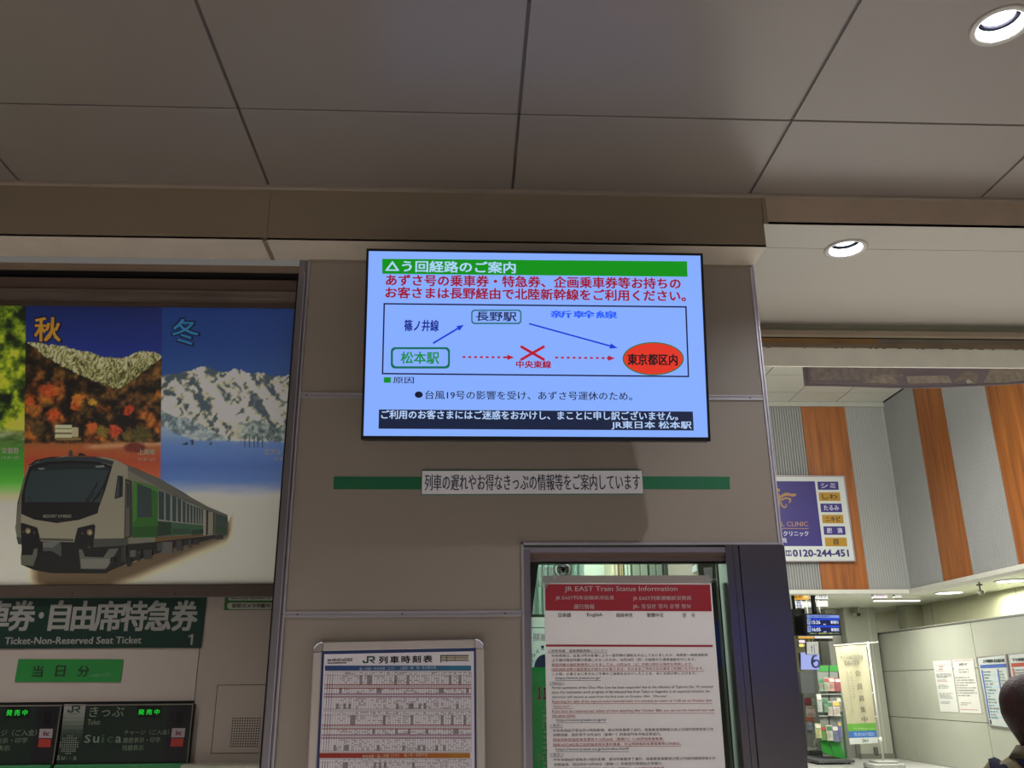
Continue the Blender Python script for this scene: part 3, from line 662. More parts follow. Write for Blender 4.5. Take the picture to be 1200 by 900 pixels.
nt_text('運行情報', 672.3, 708.2, 696.5, 713.8, hd)
nt_text('JR EAST列車運輸狀況資訊', 741.5, 698.4, 810, 704.2, hd)
nt_text('JR- 동일본 열차 운행 정보', 741.5, 708, 809.5, 714, hd)
for s_, xa_, xb_ in (('日本語', 654.3, 669), ('English', 688, 705.7), ('简体中文', 722, 741.5), ('繁體中文', 758, 777.5), ('한　국', 799.5, 814)):
    nt_text(s_, xa_, 718.4, xb_, 723.4, '#2b2829')
obj('red_rule', G().pp(npn, [(639.5, 755.3), (835, 755.8), (835.2, 758.2), (639.6, 757.7)], NH), ink('#a02838'), no)
LN = [('＜中央本線　全線運転再開について＞', 642, 761, 711.5, 764.2, 'k', 1), ('中央本線は、台風19号の影響により一部列車の運転を中止しておりましたが、高尾駅～相模湖駅間', 646.5, 766.3, 829, 769.6, 'k', 0),
 ('上り線の復旧作業の見通しが立ったため、10月28日（月）の始発から通常運転を行います。', 646.5, 771.4, 815, 774.9, 'k', 0),
 ('特急列車の指定席発売につきましては、10月26日（土）午前11時から発売を再開します。', 646.5, 777, 811.5, 780.2, 'r', 1),
 ('10月28日以降の指定席をお持ちのお客さまは、そのままご予約された席をご利用いただけます。', 646.5, 782.3, 824.5, 785.7, 'r', 1),
 ('この間、お客さまに多大なご不便やご迷惑をおかけしたことを、深くお詫び申し上げます。', 647, 787.8, 816, 791, 'k', 0),
 ('https://www.jreast.co.jp/', 651, 793, 703.5, 796.6, 'b', 1), ('＜Notice＞', 643.5, 798.6, 661.5, 801.8, 'k', 1),
 ('Partial operations of the Chuo Main Line has been suspended due to the influence of Typhoon No. 19, however', 646.8, 803.8, 836, 807.6, 'k', 0),
 ('since the restoration work progress of the inbound line from Takao to Sagamiko is on expected schedule, the', 646.7, 809, 831.7, 813, 'k', 0),
 ('operation will resume as usual from the first train on October 28th （Monday）.', 646.7, 814.4, 785, 818.3, 'k', 0),
 ('Regarding the sales of the express trains reserved seats, it is schedule to restart at 11:00 am on October 26th', 647, 820, 834, 823.8, 'r', 1),
 ('（Saturday）.', 648, 826, 671, 829.5, 'r', 1),
 ('If you have the reserved seat tickets of trains departing after October 28th, you can use the reserved seat with', 647, 831.2, 837, 835, 'r', 1),
 ('the same ticket.', 647, 837, 674.5, 840.2, 'r', 1), ('https://www.jreast.co.jp/e/', 652, 842, 710.5, 846, 'b', 1), ('＜告示＞', 644, 848.2, 659.5, 852, 'k', 1),
 ('中央本线由于受台风19号的影响、部分列车暂停了运行、但高尾至相模湖之间上行线的铁路修复工作', 648, 853.5, 836, 857, 'k', 0),
 ('如期进展、因此将于10月28日（星期一）的首班列车开始正常运行。', 648, 858.8, 774.5, 862.4, 'k', 0),
 ('特急列车的指定席车票将于10月26日（星期六）11:00开始恢复售票。', 648, 864.5, 778, 868, 'r', 1),
 ('持有10月28日及之后的指定席车票的乘客、可以凭持有的车票搭乘预订的席位。', 648, 870.3, 798, 873.8, 'r', 1),
 ('https://www.jreast.co.jp/sc/index.html/', 651.3, 876, 737, 880, 'b', 1), ('＜告示＞', 644.3, 882.4, 660.3, 886, 'k', 1),
 ('中央本線由於受颱風19號的影響、部分列車暫停了運行、但高尾至相模湖之間上行線的鐵路修復工作', 648.5, 887.6, 838.5, 891, 'k', 0),
 ('如期進展、因此將於10月28日（星期一）的首班列車開始正常運行。', 649, 893.4, 776.5, 897, 'k', 0),
 ('特急列車的指定席車票將於10月26日（星期六）11:00開始恢復售票。', 649, 899, 780, 902.4, 'r', 1)]
for s_, xa_, ya_, xb_, yb__, c, u_ in LN:
    nt_text(s_, xa_, ya_, xb_, yb__, {'k': '#38312f', 'r': '#a03a40', 'b': '#3c4566'}[c], 0, ul=bool(u_))

# ------------------------------------------------------------------ ticket machine bay
MY = 3.80
mp = yplane(MY)
def zY(y, Y=MY, x=160): return atY(x, y, Y).z
bay = struct('wall_left', G().box(-5, -.60, MY + .004, MY + .12, 0, 2.1).box(-.72, -.66, 3.37, MY, 0, 3.1), m_gap)
m_bay = M('bay_panel', '#a89d95', .5, var=.03, scale=3)
m_bay2 = M('bay_panel2', '#9d9188', .5, var=.03, scale=3)
zB, zS, zL = zY(699), zY(760.5), zY(823)
obj('bay_panel', G().box(-5, -1.0885, MY, MY + .01, zL + .004, zS), m_bay, bay)
obj('bay_panel', G().box(-5, -1.0885, MY, MY + .01, zS + .001, zB), m_bay, bay)
obj('bay_panel', G().box(-1.0855, -.60, MY, MY + .01, .3, zB), m_bay2, bay)
ap = obj('access_panel', G().pp(mp, [(254.7, 802.6), (312, 801.8), (304, 882.9), (247, 883.2)], .001), M('joint_dark', '#332c28', .7), bay)
obj('access_cover', G().pp(mp, [(255.5, 803.4), (312, 802.7), (304, 882), (248, 882.4)], .002), m_bay2, bay)
g = G()
for i in range(12):
    for j in range(12):
        fx = i / 11; fy = j / 11; x = (273.3 + (305.2 - 273.3) * fx) * (1 - fy) + (270.5 + (301.5 - 270.5) * fx) * fy; y = 841.8 + 32.8 * fy
        g.lathe(mp.px(x, y, .0022), [(.0030, 0), (.0028, .0006), (0, .0006)], 8, (0, -1, 0))
obj('speaker_holes', g, M('hole', '#2c2522', .8), bay, kind='stuff')
# sign board over the machines
bs = thing('ticket_sign', 'dark green sign with big grey Japanese letters above the ticket machines', 'sign', (-1.6, MY, zS))
obj('board', G().pp(mp, [(-260, 699.0), (242.8, 700.2), (236.3, 759.4), (-270, 758.6)], .006), M('sign_green', '#153029', .3, var=.06, scale=5), bs)
obj('board_back', G().box(-2.6, mp.px(239.5, 730).x - .003, MY - .005, MY, zS + .004, zB - .001), m_dark, bs)
m_let = ink('#8f8e89', .5)
def tight(s_, x0, y0, x1, y1, dx, h=.0075, b=.05, mat=m_let, par=bs, pl=mp, name='letter'):
    """one character, boxed as seen; dx leans the box the way plumb lines lean in the photograph"""
    return text(par, name, pl, s_, (x0, y0, x1, y1), h, mat, bold=b)
tight('車', -15, 705, 12, 739, 0, b=.035); tight('券', 12.5, 704.5, 41.5, 739, 0, b=.03)
tight('・', 46.5, 717.5, 52.5, 725, 0, b=.02)
tight('自', 60, 704.5, 82.5, 738.5, 0, b=.035); tight('由', 86.5, 705, 111.5, 738.5, 0, b=.035); tight('席', 112.5, 705, 143, 739, 0, b=.03); tight('特', 143.5, 705, 172.5, 739, 0, b=.03); tight('急', 173, 704.5, 201, 738.5, 0, b=.03); tight('券', 202.5, 704.5, 231.5, 739, 0, b=.03)
text(bs, 'lettering', mp, 'Ticket-Non-Reserved Seat Ticket', (7, 746.5, 166.5, 754.7), .0075, m_let, bold=.03)
obj('numeral', G().pp(mp, [(225.2, 743.5), (227.2, 743.5), (226, 756), (223.6, 756), (224.6, 746.2), (221.3, 747.2), (221.4, 745.6)], .0075), m_let, bs)
# same-day sign
t = thing('same_day_sign', 'bright green plate reading three black characters on the bay panel', 'sign', mp.px(80, 799))
obj('plate', G().pp(mp, [(22.2, 772.5), (145, 772.8), (141.5, 799.4), (17.5, 799)], .004), M('plate_green', '#1f7a34', .4, var=.05), t)
for s_, xa_, xb_ in (('当', 39, 51), ('日', 66, 77), ('分', 92, 105)): text(t, 'character', mp, s_, (xa_, 780, xb_, 793), .006, ink('#12160f'), bold=.01)
obj('erased_mark', G().pp(mp, [(105, 790.6), (130, 788), (131, 793), (106, 793.5)], .0055), M('rubbed', '#3b7f48', .5, var=.2, scale=30), t)
# security camera label
t = thing('camera_label', 'green label with two white pills about the security camera', 'sign', mp.px(300, 714))
obj('label_back', G().pp(mp, [(264, 698.6), (332, 698), (330, 714.6), (262.4, 715)], .003), M('label_green', '#1d5a20', .4), t)
def pill(x0, y0, x1, y1): return [(x1, y0), (x1, y1)] + [(x0 + (y1 - y0) / 2 * (1 - math.sin(rad(a))), (y0 + y1) / 2 + (y1 - y0) / 2 * math.cos(rad(a))) for a in range(0, 181, 15)]
obj('pill', G().pp(mp, pill(267.7, 699.0, 331, 703.8), .0045), ink('#9c9d8f'), t); obj('pill', G().pp(mp, pill(266.5, 706.3, 330, 714), .0045), ink('#9c9d8f'), t)
text(t, 'lettering', mp, 'Security System in Operation', (271, 700, 346, 702.6), .006, ink('#262b22'), bold=.04); text(t, 'lettering', mp, '防犯カメラ作動中', (273, 707.6, 317, 712.4), .006, ink('#20241c'), bold=.03)
# ticket machines
KY = 3.775
kp = yplane(KY)
m_hd = M('machine_green', '#101f17', .35, var=.1, scale=6); m_low = M('machine_low_green', '#2f7a4a', .4, var=.05)
def machine(x0t, x1t, x0b, x1b, label, full):
    xa = kp.px(x0t, 824).x; xb = kp.px(x1t, 824).x; zt_ = zY(825, KY); zm_ = zY(894.5, KY)
    t = thing('ticket_machine', label, 'ticket machine', ((xa + xb) / 2, MY, 0), 'ticket machines in the bay')
    obj('cabinet', G().box(xa, xb, KY + .004, MY + .3, 0.0, zt_, b=.003), m_dark, t)
    hdr = obj('header_panel', G().box(xa + .006, xb - .006, KY, KY + .006, zm_, zt_ - .006, b=.001), m_hd, t)
    obj('header_frame', G().box(xa, xb, KY - .003, KY + .004, zt_ - .005, zt_ - .001).box(xb - .005, xb - .002, KY - .003, KY + .004, zm_, zt_), M('hframe', '#6f6a63', .4), t)
    obj('lower_fascia', G().box(xa + .004, xb - .004, KY - .02, KY + .004, zm_ - .16, zm_ - .001, b=.003), m_low, t)
    obj('touch_screen', G().box(xa + .05, xb - .10, KY - .012, KY + .004, zm_ - .55, zm_ - .2, b=.003), M('screen_blank', '#23303a', .15), t)
    obj('card_slot', G().box(xb - .09, xb - .03, KY - .015, KY + .004, zm_ - .45, zm_ - .35, b=.003), m_alu, t)
    obj('lower_body', G().box(xa + .004, xb - .004, KY - .01, KY + .004, .04, zm_ - .6, b=.003), m_bay2, t)
    return t, hdr
def led(hdr, x0, x1, y0, y1):
    o = obj('led_display', G().pp(kp, [(x0, y0), (x1, y0), (x1 - .7, y1), (x0 - .7, y1)], .002), ink('#060a06', .3), hdr)
    text(hdr, 'led_text', kp, '発 売 中', (x0 + 1.2, y0 + 3.2, x1 - 1.7, y1 - 3), .004, glow('#12c832', 1.0), bold=.02)
def labels(hdr, x, y):
    obj('slot_strip', G().pp(kp, [(x - 2, 826.3), (x + 21, 826.3), (x + 13, 893.5), (x - 12, 893.5)], .0012), ink('#16131a', .3), hdr)
    obj('slot', G().pp(kp, [(x + 5.5, y - 19), (x + 13, y - 19), (x + 12, y - 3), (x + 4, y - 3)], .0022), ink('#040405', .3), hdr)
    obj('ic_label', G().pp(kp, [(x, y), (x + 15.5, y), (x + 14.3, y + 10.8), (x - 1.3, y + 10.8)], .0026), ink('#8f8488', .4), hdr)
    text(hdr, 'ic_mark', kp, 'ic', (x + 4.6, y + 3, x + 11, y + 8), .0036, ink('#5e1226'), bold=.06)
    obj('red_label', G().pp(kp, [(x - 1, y + 11.8), (x + 13.4, y + 11.8), (x + 12.5, y + 21.5), (x - 2.2, y + 21.5)], .0026), ink('#93291f', .4), hdr)
m_gt = ink('#6d7c68'); m_gt2 = ink('#2f4a38')
t, hdr = machine(-98, 73.5, -110, 62, 'left ticket machine cut by the picture edge, green header and lit display', 0)
led(hdr, 7, 34.5, 828.5, 841.5); labels(hdr, 47, 854)
for s_, b_ in (('チャージ（ご入金）', (-22, 855, 43.5, 862.5)), ('履歴表示・印字', (-20, 864.5, 32.5, 871)), ('残額表示', (-20, 873.5, 12, 880))): text(hdr, 'lettering', kp, s_, b_, .003, m_gt)
t, hdr = machine(75.2, 227.5, 63, 219, 'right ticket machine with round dotted emblem and green header', 1)
led(hdr, 161.5, 189, 828, 840.5); labels(hdr, 202, 853.3)
# grey faded emblem strip
cols = ['#86857e', '#7f807a', '#787a72', '#6c7067', '#5b6258', '#475247', '#334236', '#213327', '#15271c']
for i, c_ in enumerate(cols):
    ya, yb = 825.2 + 44 * i / 9, 825.2 + 44 * (i + 1) / 9; L = lambda y: 75.6 - (y - 825) * .11; R_ = lambda y: 100.8 - (y - 825) * .11
    obj('emblem_strip', G().pp(kp, [(L(ya), ya), (R_(ya), ya), (R_(yb), yb), (L(yb), yb)], .0014), ink(c_, .5), hdr)
obj('railway_mark', jr(kp, 79.3, 826.6, 94.6, 835.0, .003), ink('#20362a'), hdr)
text(hdr, 'small_mark', kp, 'JR東日本', (82, 836, 91.5, 838), .003, ink('#3a463c'))
g = G()
for r in range(9):
    for c_ in range(9):
        dx, dy = (c_ - 4) * 2.55, (r - 4) * 2.55
        if math.hypot(dx, dy) < 11.3: g.pp(kp, ellp(81.3 - dy * .0 + dx - dy * .1, 872.6 + dy, .95, .95, 10), .0034)
obj('emblem_dots', g, ink('#69776a'), hdr, kind='stuff')
obj('emblem_disc', G().pp(kp, ellp(81.3, 872.6, 11.6, 11.6, 32), .0022), ink('#0a130d'), hdr)
text(hdr, 'emblem_arc_text', kp, 'CHARGE', (75.5, 857, 90, 860), .003, ink('#26352a'))
def spaced(s_, x0, y0, x1, y1, par, mats, pl=kp, h=.003):
    n = len(s_); wv = {'i': .5}; tot = sum(wv.get(c, 1) for c in s_) ; gap = (x1 - x0) * .30 / (n - 1); unit = (x1 - x0) * .70 / tot; x = x0
    for k, c in enumerate(s_):
        w_ = unit * wv.get(c, 1); yy = y0 + ((y1 - y0) * .22 if c in 'uca' else 0)
        text(par, 'letter', pl, c, (x, yy, x + w_, y1), h, mats[k], bold=.03); x += w_ + gap
spaced('Suica', 99.8, 861.2, 142.5, 870.2, hdr, [m_gt, m_gt, m_gt2, m_gt2, m_gt])
spaced('Suica', 67, 885.3, 90, 890.3, hdr, [m_gt, m_gt, m_gt2, m_gt2, m_gt])
text(hdr, 'lettering', kp, 'きっぷ', (105.3, 828, 145.5, 840), .003, m_gt, bold=.01); text(hdr, 'lettering', kp, 'Ticket', (103, 843, 118, 849.3), .003, m_gt)
for s_, b_ in (('チャージ（ご入金）', (146, 855, 198.5, 861)), ('履歴表示・印字', (144.5, 864, 188, 870.3)), ('残額表示', (143.5, 873, 168.5, 879.5))): text(hdr, 'lettering', kp, s_, b_, .003, m_gt)
sf = thing('steel_ledge', 'bright brushed steel ledge below the perforated access panel', 'ledge', (-.85, 3.7, 1.15))
zl_ = atY(260, 895.5, 3.70).z
obj('ledge_top', G().box(-1.083, -.60, 3.70, MY, zl_ - .02, zl_, b=.003), M('ledge_steel', '#b9b8a6', .3, metal=.5, var=.15, scale=6), sf)
obj('ledge_front', G().box(-1.083, -.60, 3.69, 3.70, zl_ - .14, zl_ - .004, b=.002), MATS['ledge_steel'], sf)
# bar between the poster and the sign
br = struct('trim_4', G().box(-5, -.66, MY - .045, MY, zY(699, MY - .045), zY(685.5, MY - .045), b=.002), M('poster_sill', '#5d4f47', .4, metal=.35, var=.05))
for x in (84.8, 205.5): obj('screw', G().lathe(atY(x, 695.5, MY - .045), [(.0035, 0), (.003, .002), (0, .002)], 10, (0, -1, 0)), m_screw, br)
obj('pale_edge', G().box(-5, -.66, MY - .012, MY, zY(700.2, MY - .012), zY(699, MY - .012)), M('pale_edge', '#8d877c', .4), br)

# ------------------------------------------------------------------ seasons poster (flat print on a board leaning forward)
zb_, zt_ = zY(685, 3.78), zY(357.5, 3.42)
po = Plane(atY(160, 685, 3.78), PX, (0, 3.42 - 3.78, zt_ - zb_))
pt = thing('seasons_poster', 'large poster of four season landscapes with a green and white train', 'poster', atY(160, 685, 3.78))
pu0, pv0 = po.hit(-330, 686); pu1, _ = po.hit(343, 500); _, pv1 = po.hit(160, 357.5)
obj('board', G().slab(po, pu0 - .02, pu1 + .09, pv0 - .0, pv1 + .002, -.02, -.001), m_brown, pt)
obj('side_rail', G().slab(po, pu1 + .004, pu1 + .09, pv0, pv1, -.001, .006), M('side_rail', '#665a55', .4, metal=.5, var=.05), pt)
rng = np.random.RandomState(11)
def vnoise(x, y, s, seed):
    r = np.random.RandomState(seed); T = r.rand(64, 64); x = x / s; y = y / s
    xi = np.floor(x).astype(int); yi = np.floor(y).astype(int); fx = x - xi; fy = y - yi; fx = fx * fx * (3 - 2 * fx); fy = fy * fy * (3 - 2 * fy)
    a = T[xi % 64, yi % 64]; b = T[(xi + 1) % 64, yi % 64]; c = T[xi % 64, (yi + 1) % 64]; d = T[(xi + 1) % 64, (yi + 1) % 64]
    return (a * (1 - fx) + b * fx) * (1 - fy) + (c * (1 - fx) + d * fx) * fy
def fbm(x, y, s, seed, o=4):
    t = 0; a = .5; n = 0
    for k in range(o): t = t + a * vnoise(x, y, s / 2 ** k, seed + k * 7); n += a; a *= .55
    return t / n
def rgb(h): h = h.lstrip('#'); return np.array([int(h[i:i + 2], 16) for i in (0, 2, 4)], float)
def ramp(t, stops):
    t = np.clip(t, stops[0][0], stops[-1][0]); P = [s[0] for s in stops]; C = np.array([rgb(s[1]) for s in stops])
    return np.stack([np.interp(t, P, C[:, i]) for i in range(3)], -1)
def mixc(a, b, m): return a * (1 - m[..., None]) + b * m[..., None]
def paint(X, Y):
    cream = rgb('#bdb698') + 0 * X[..., None]
    base = cream + (fbm(X, Y, 40, 3)[..., None] - .5) * 8
    # summer / spring foliage, left of the autumn panel
    f = fbm(X, Y, 9, 21, 5); f2 = fbm(X, Y, 28, 31, 3)
    fol = ramp(f * .75 + f2 * .45 + np.interp(Y, [360, 480, 500], [0, .05, .22]) - .12, [(.30, '#0c1606'), (.42, '#2a3d0a'), (.52, '#5c7216'), (.62, '#8c9c1c'), (.75, '#c3c63c')])
    lake = ramp(fbm(X * .35, Y * 1.6, 8, 41), [(.3, '#31431c'), (.5, '#5d6d3f'), (.7, '#97a08c')])
    summ = mixc(fol, lake, np.clip((Y - 500) / 8, 0, 1))
    gr = ramp(Y, [(515, '#3b6a22'), (545, '#2f8022'), (565, '#4a9a32'), (582, '#a6bd80'), (592, '#bdb698')])
    summ = mixc(summ, gr, np.clip((Y - 508) / 22, 0, 1))
    spring = mixc(ramp(fbm(X, Y, 10, 61), [(.3, '#5a3050'), (.5, '#c090a8'), (.7, '#e0c8d0')]), gr, np.clip((Y - 470) / 60, 0, 1))
    summ = mixc(spring, summ, (X > -130).astype(float))
    # autumn
    sky = ramp(Y, [(357, '#101e50'), (400, '#15266a'), (430, '#1e3078')])
    r1 = np.interp(X, [28, 45, 52, 62, 75, 90, 108, 120, 130, 140, 150, 160, 168, 176, 188], [400, 401, 403, 404, 405, 410, 413, 418, 419, 419, 416, 411, 409, 411, 415]) + (fbm(X, 0 * Y, 5, 71) - .5) * 5
    st = np.abs(np.sin((X * .55 + (Y - r1) * .22 * np.sign(fbm(X, Y * 0, 20, 5) - .5)) + fbm(X, Y, 7, 77) * 9))
    snow1 = ramp(st * .55 + fbm(X, Y, 5, 73) * .6 - (Y - r1) / 150, [(.15, '#2c2c14'), (.4, '#595a30'), (.62, '#8c8c5e'), (.85, '#aaa886')])
    aut = mixc(sky, snow1, (Y > r1).astype(float))
    r2 = np.interp(X, [28, 35, 50, 70, 90, 110, 128, 138, 150, 165, 180, 188], [399, 404, 416, 428, 438, 446, 452, 455, 448, 436, 424, 417]) + (fbm(X, 0 * Y, 4, 81) - .5) * 4
    fo = fbm(X, Y, 8, 91, 4); fo2 = fbm(X, Y, 17, 95, 3)
    forest = ramp(fo, [(.32, '#0d0a06'), (.48, '#241a0c'), (.62, '#4a3216'), (.78, '#6e4c22')])
    m = np.clip((fo2 - .52) * 6, 0, 1) * np.clip((Y - r2 - 8) / 20, 0, 1)
    forest = mixc(forest, ramp(fo, [(.3, '#3a1a0a'), (.5, '#84421a'), (.7, '#b0681f')]), m * .75)
    for (bx, by, br_, c) in ((53, 455, 9, '#9a3c18'), (60, 460, 8, '#a8481a'), (90, 468, 8, '#b8641e'), (88, 476, 7, '#a84c18'), (108, 470, 6, '#a07828'), (150, 480, 8, '#a83818'), (62, 486, 9, '#a84418'), (40, 480, 10, '#8a5220'), (35, 470, 7, '#a04418'), (108, 500, 8, '#a84a20'), (135, 504, 9, '#a83c24'), (120, 505, 9, '#6a5a20'), (165, 508, 12, '#3e3c18'), (150, 510, 8, '#54481c'), (45, 503, 10, '#4a3a1a')):
        d = np.hypot(X - bx, (Y - by) * 1.15) / br_ + (fbm(X, Y, 4, int(bx)) - .5) * 1.0
        forest = mixc(forest, rgb(c) * (.55 + .9 * fbm(X, Y, 3, 17)[..., None]), np.clip((1 - d) * 3, 0, 1) * .9)
    aut = mixc(aut, forest, (Y > r2).astype(float))
    gy = 518 + (fbm(X, 0 * Y, 14, 111) - .5) * 6 - np.clip((X - 100) / 90, 0, 1) * 3
    ground = ramp(Y + (fbm(X, Y * 3, 12, 113) - .5) * 12, [(515, '#7a4a24'), (526, '#8c4a26'), (540, '#8e3a20'), (560, '#9c4a2a'), (580, '#b06a48'), (592, '#bdb698')])
    riv = np.exp(-((Y - (524 - (X - 90) * .05)) / 3.2) ** 2) * np.clip((X - 95) / 15, 0, 1)
    ground = mixc(ground, rgb('#a88462') + 0 * ground, riv * .75)
    d = np.hypot((X - 158) / 15, (Y - 524) / 7); ground = mixc(ground, rgb('#5a241a') * (.6 + .8 * fbm(X, Y, 3, 5)[..., None]), np.clip((1 - d) * 3, 0, 1))
    aut = mixc(aut, ground, np.clip((Y - gy) / 3, 0, 1))
    for x0, x1, y0, y1, c in ((64, 84, 498, 514, '#a8a284'), (84, 92, 501, 512, '#9a9272'), (64, 84, 501.5, 503, '#5a5238'), (64, 84, 507, 508.5, '#5a5238'), (66, 95, 513, 516, '#6a5a34')):
        aut = mixc(aut, rgb(c) + 0 * aut, ((X > x0) & (X < x1) & (Y > y0) & (Y < y1)).astype(float))
    # winter
    skyw = ramp(Y, [(357, '#12306c'), (400, '#163672'), (440, '#23447c')])
    rw = np.interp(X, [188, 200, 212, 222, 230, 240, 246, 256, 266, 275, 285, 294, 305, 318, 330, 343], [440, 437, 434, 434, 430, 427, 429, 433, 434, 430, 433, 436, 434, 438, 439, 436]) + (fbm(X, 0 * Y, 4, 121) - .5) * 4
    wx = X + (fbm(X, Y, 16, 139, 3) - .5) * 16; hgt = Y - rw
    rd1 = np.abs(2 * fbm(wx - hgt * .75, hgt * .45, 20, 131, 3) - 1); rd2 = np.abs(2 * fbm(wx + hgt * .9, hgt * .5, 13, 137, 3) - 1)
    fine = fbm(wx - hgt * .6, hgt * .7, 4, 133, 3)
    side = fbm(wx - hgt * .75 + 3, hgt * .45, 20, 131, 3) - fbm(wx - hgt * .75 - 3, hgt * .45, 20, 131, 3); side2 = fbm(wx + hgt * .9 + 2, hgt * .5, 13, 137, 3) - fbm(wx + hgt * .9 - 2, hgt * .5, 13, 137, 3)
    sn = ramp(.56 + side * 1.5 + side2 * .9 + (fine - .5) * .55, [(.34, '#3c4a54'), (.44, '#6c746f'), (.51, '#a5a086'), (.60, '#c8c2a0'), (.75, '#d2ccaa')])
    win = mixc(skyw, sn, (Y > rw).astype(float))
    rf = np.interp(X, [188, 200, 215, 230, 245, 260, 270, 280], [478, 484, 488, 492, 500, 508, 513, 516]) + (fbm(X, 0 * Y, 4, 141) - .5) * 4
    low = ramp(fbm(X, Y, 5, 143), [(.3, '#4c5c64'), (.5, '#78868c'), (.7, '#9aa3a0')]); win = mixc(win, low, np.clip((Y - rf) / 2, 0, 1))
    tr_ = np.exp(-(((X - 300) / 22) ** 4)) * ((Y > 494 + (fbm(X, 0 * Y, 7, 5) - .5) * 12) & (Y < 514)) + ((X > 312) & (Y > 497 + (fbm(X, 0 * Y, 6, 9) - .5) * 12) & (Y < 516))
    win = mixc(win, ramp(fbm(X, Y, 4, 151), [(.3, '#2c3c42'), (.5, '#5a6c6e'), (.7, '#8a9893')]), np.clip(tr_, 0, 1) * .9)
    field = ramp(Y + (fbm(X * .4, Y * 2, 10, 153) - .5) * 6, [(500, '#7f95b4'), (520, '#4e6ea4'), (545, '#3c5c9c'), (562, '#4666a0'), (576, '#8f96a4'), (588, '#bdb698')])
    fl = np.interp(X, [188, 205, 230, 343], [497, 506, 514, 515]); win = mixc(win, field, np.clip((Y - fl) / 2.5, 0, 1))
    tk = (np.abs(((X - 286) % 5.2) - 1) < .5) & (X > 286) & (X < 310) & (Y > 510) & (Y < 523); win = mixc(win, rgb('#1e2a3c') + 0 * win, tk * .9)
    hut = (Y > 514.5) & (Y < 521) & (X > 212 + (521 - Y) * 2.0) & (X < 226) & ~((X > 220) & (X < 224) & (Y > 517)); win = mixc(win, rgb('#141c28') + 0 * win, hut * .95)
    dots = (np.hypot(X - 247, Y - 519) < 1.6) | (np.hypot(X - 267, Y - 516) < .9); win = mixc(win, rgb('#1e2a3c') + 0 * win, dots * .8)
    C = np.where((X < 28)[..., None], summ, np.where((X < 188.5)[..., None], aut, win))
    C = mixc(C, base, np.clip((Y - 586) / 6, 0, 1))
    # printed soft shadow of the train cut-out on the cream ground
    lo = np.interp(X, [20, 40, 60, 130, 160, 230, 268, 275], [668, 676, 682, 680, 670, 640, 625, 610]); dd = (Y - lo) / 9
    shd = np.exp(-np.clip(dd, 0, 9) ** 2 * 1.1) * ((Y > 560) & (X > 34) & (X < 276)) * np.clip((X - 34) / 14, 0, 1) * np.clip((276 - X) / 10, 0, 1) * (Y > lo - 12)
    C = mixc(C, rgb('#3a2a18') + 0 * C, np.clip(shd * .85, 0, 1))
    return np.clip(C, 0, 255)
def painted(name, pl, x0, x1, y0, y1, nx, ny, h, fn, parent):
    """flat print: a fine mesh on the board whose vertex colours are the printed picture"""
    xs_ = np.linspace(x0, x1, nx); ys_ = np.linspace(y0, y1, ny); XX, YY = np.meshgrid(xs_, ys_); C = fn(XX, YY) / 255
    C = np.minimum(np.where(C <= .04045, C / 12.92, ((C + .055) / 1.055) ** 2.4) * 2.55, .92)
    uu = np.array([pl.hit(x, (y0 + y1) / 2)[0] for x in xs_]); vv = np.array([pl.hit((x0 + x1) / 2, y)[1] for y in ys_])
    o3, u3, v3, n3 = (np.array(q) for q in (pl.o - wpos(parent), pl.u, pl.v, pl.n))
    P = o3 + uu[None, :, None] * u3 + vv[:, None, None] * v3 + n3 * h
    me = bpy.data.meshes.new(name); idx = np.arange(nx * ny).reshape(ny, nx)
    q = np.stack([idx[1:, :-1], idx[1:, 1:], idx[:-1, 1:], idx[:-1, :-1]], -1).reshape(-1, 4)
    me.vertices.add(nx * ny); me.vertices.foreach_set('co', P.reshape(-1).astype('f')); me.loops.add(q.size); me.loops.foreach_set('vertex_index', q.reshape(-1).astype('i'))
    me.polygons.add(len(q)); me.polygons.foreach_set('loop_start', np.arange(0, q.size, 4, dtype='i')); me.update(calc_edges=True)
    a = me.color_attributes.new('print', 'FLOAT_COLOR', 'POINT'); a.data.foreach_set('color', np.concatenate([C.reshape(-1, 3), np.ones((nx * ny, 1))], 1).reshape(-1).astype('f'))
    m = bpy.data.materials.new('print_' + name); m.use_nodes = True; b = m.node_tree.nodes['Principled BSDF']; at = m.node_tree.nodes.new('ShaderNodeAttribute'); at.attribute_name = 'print'
    m.node_tree.links.new(at.outputs['Color'], b.inputs['Base Color']); b.inputs['Roughness'].default_value = .35
    me.materials.append(m); o = bpy.data.objects.new(name, me); COL.objects.link(o); o.parent = parent; return o
pic = painted('printed_picture', po, -330, 343.5, 357.5, 685.5, 620, 330, .0005, paint, pt)
text(pt, 'season_glow', po, '秋', (40.5, 371, 72, 401), .0012, ink('#1a1430'), bold=.05)
text(pt, 'season_character', po, '秋', (41, 372, 71, 400), .0022, ink('#eaae3c'), bold=.02)
text(pt, 'season_glow', po, '冬', (201.5, 373, 234, 405), .0012, ink('#112a5a'), bold=.05)
text(pt, 'season_character', po, '冬', (202, 374, 232.5, 404), .0022, ink('#3f9fe4'), bold=.012)
m_cap = ink('#c4c0ac')
for s_, b_ in (('安曇野', (2.5, 524.5, 22.3, 531.5)), ('（イメージ）', (2.5, 534, 22, 538.5)), ('上高地', (162, 526, 181.5, 533)), ('（イメージ）', (162, 536, 181.5, 540.5)), ('北アルプス', (309.5, 526, 343.3, 533)), ('（イメージ）', (322, 535, 341, 540))): text(pt, 'caption', po, s_, b_, .0014, m_cap, bold=.02)
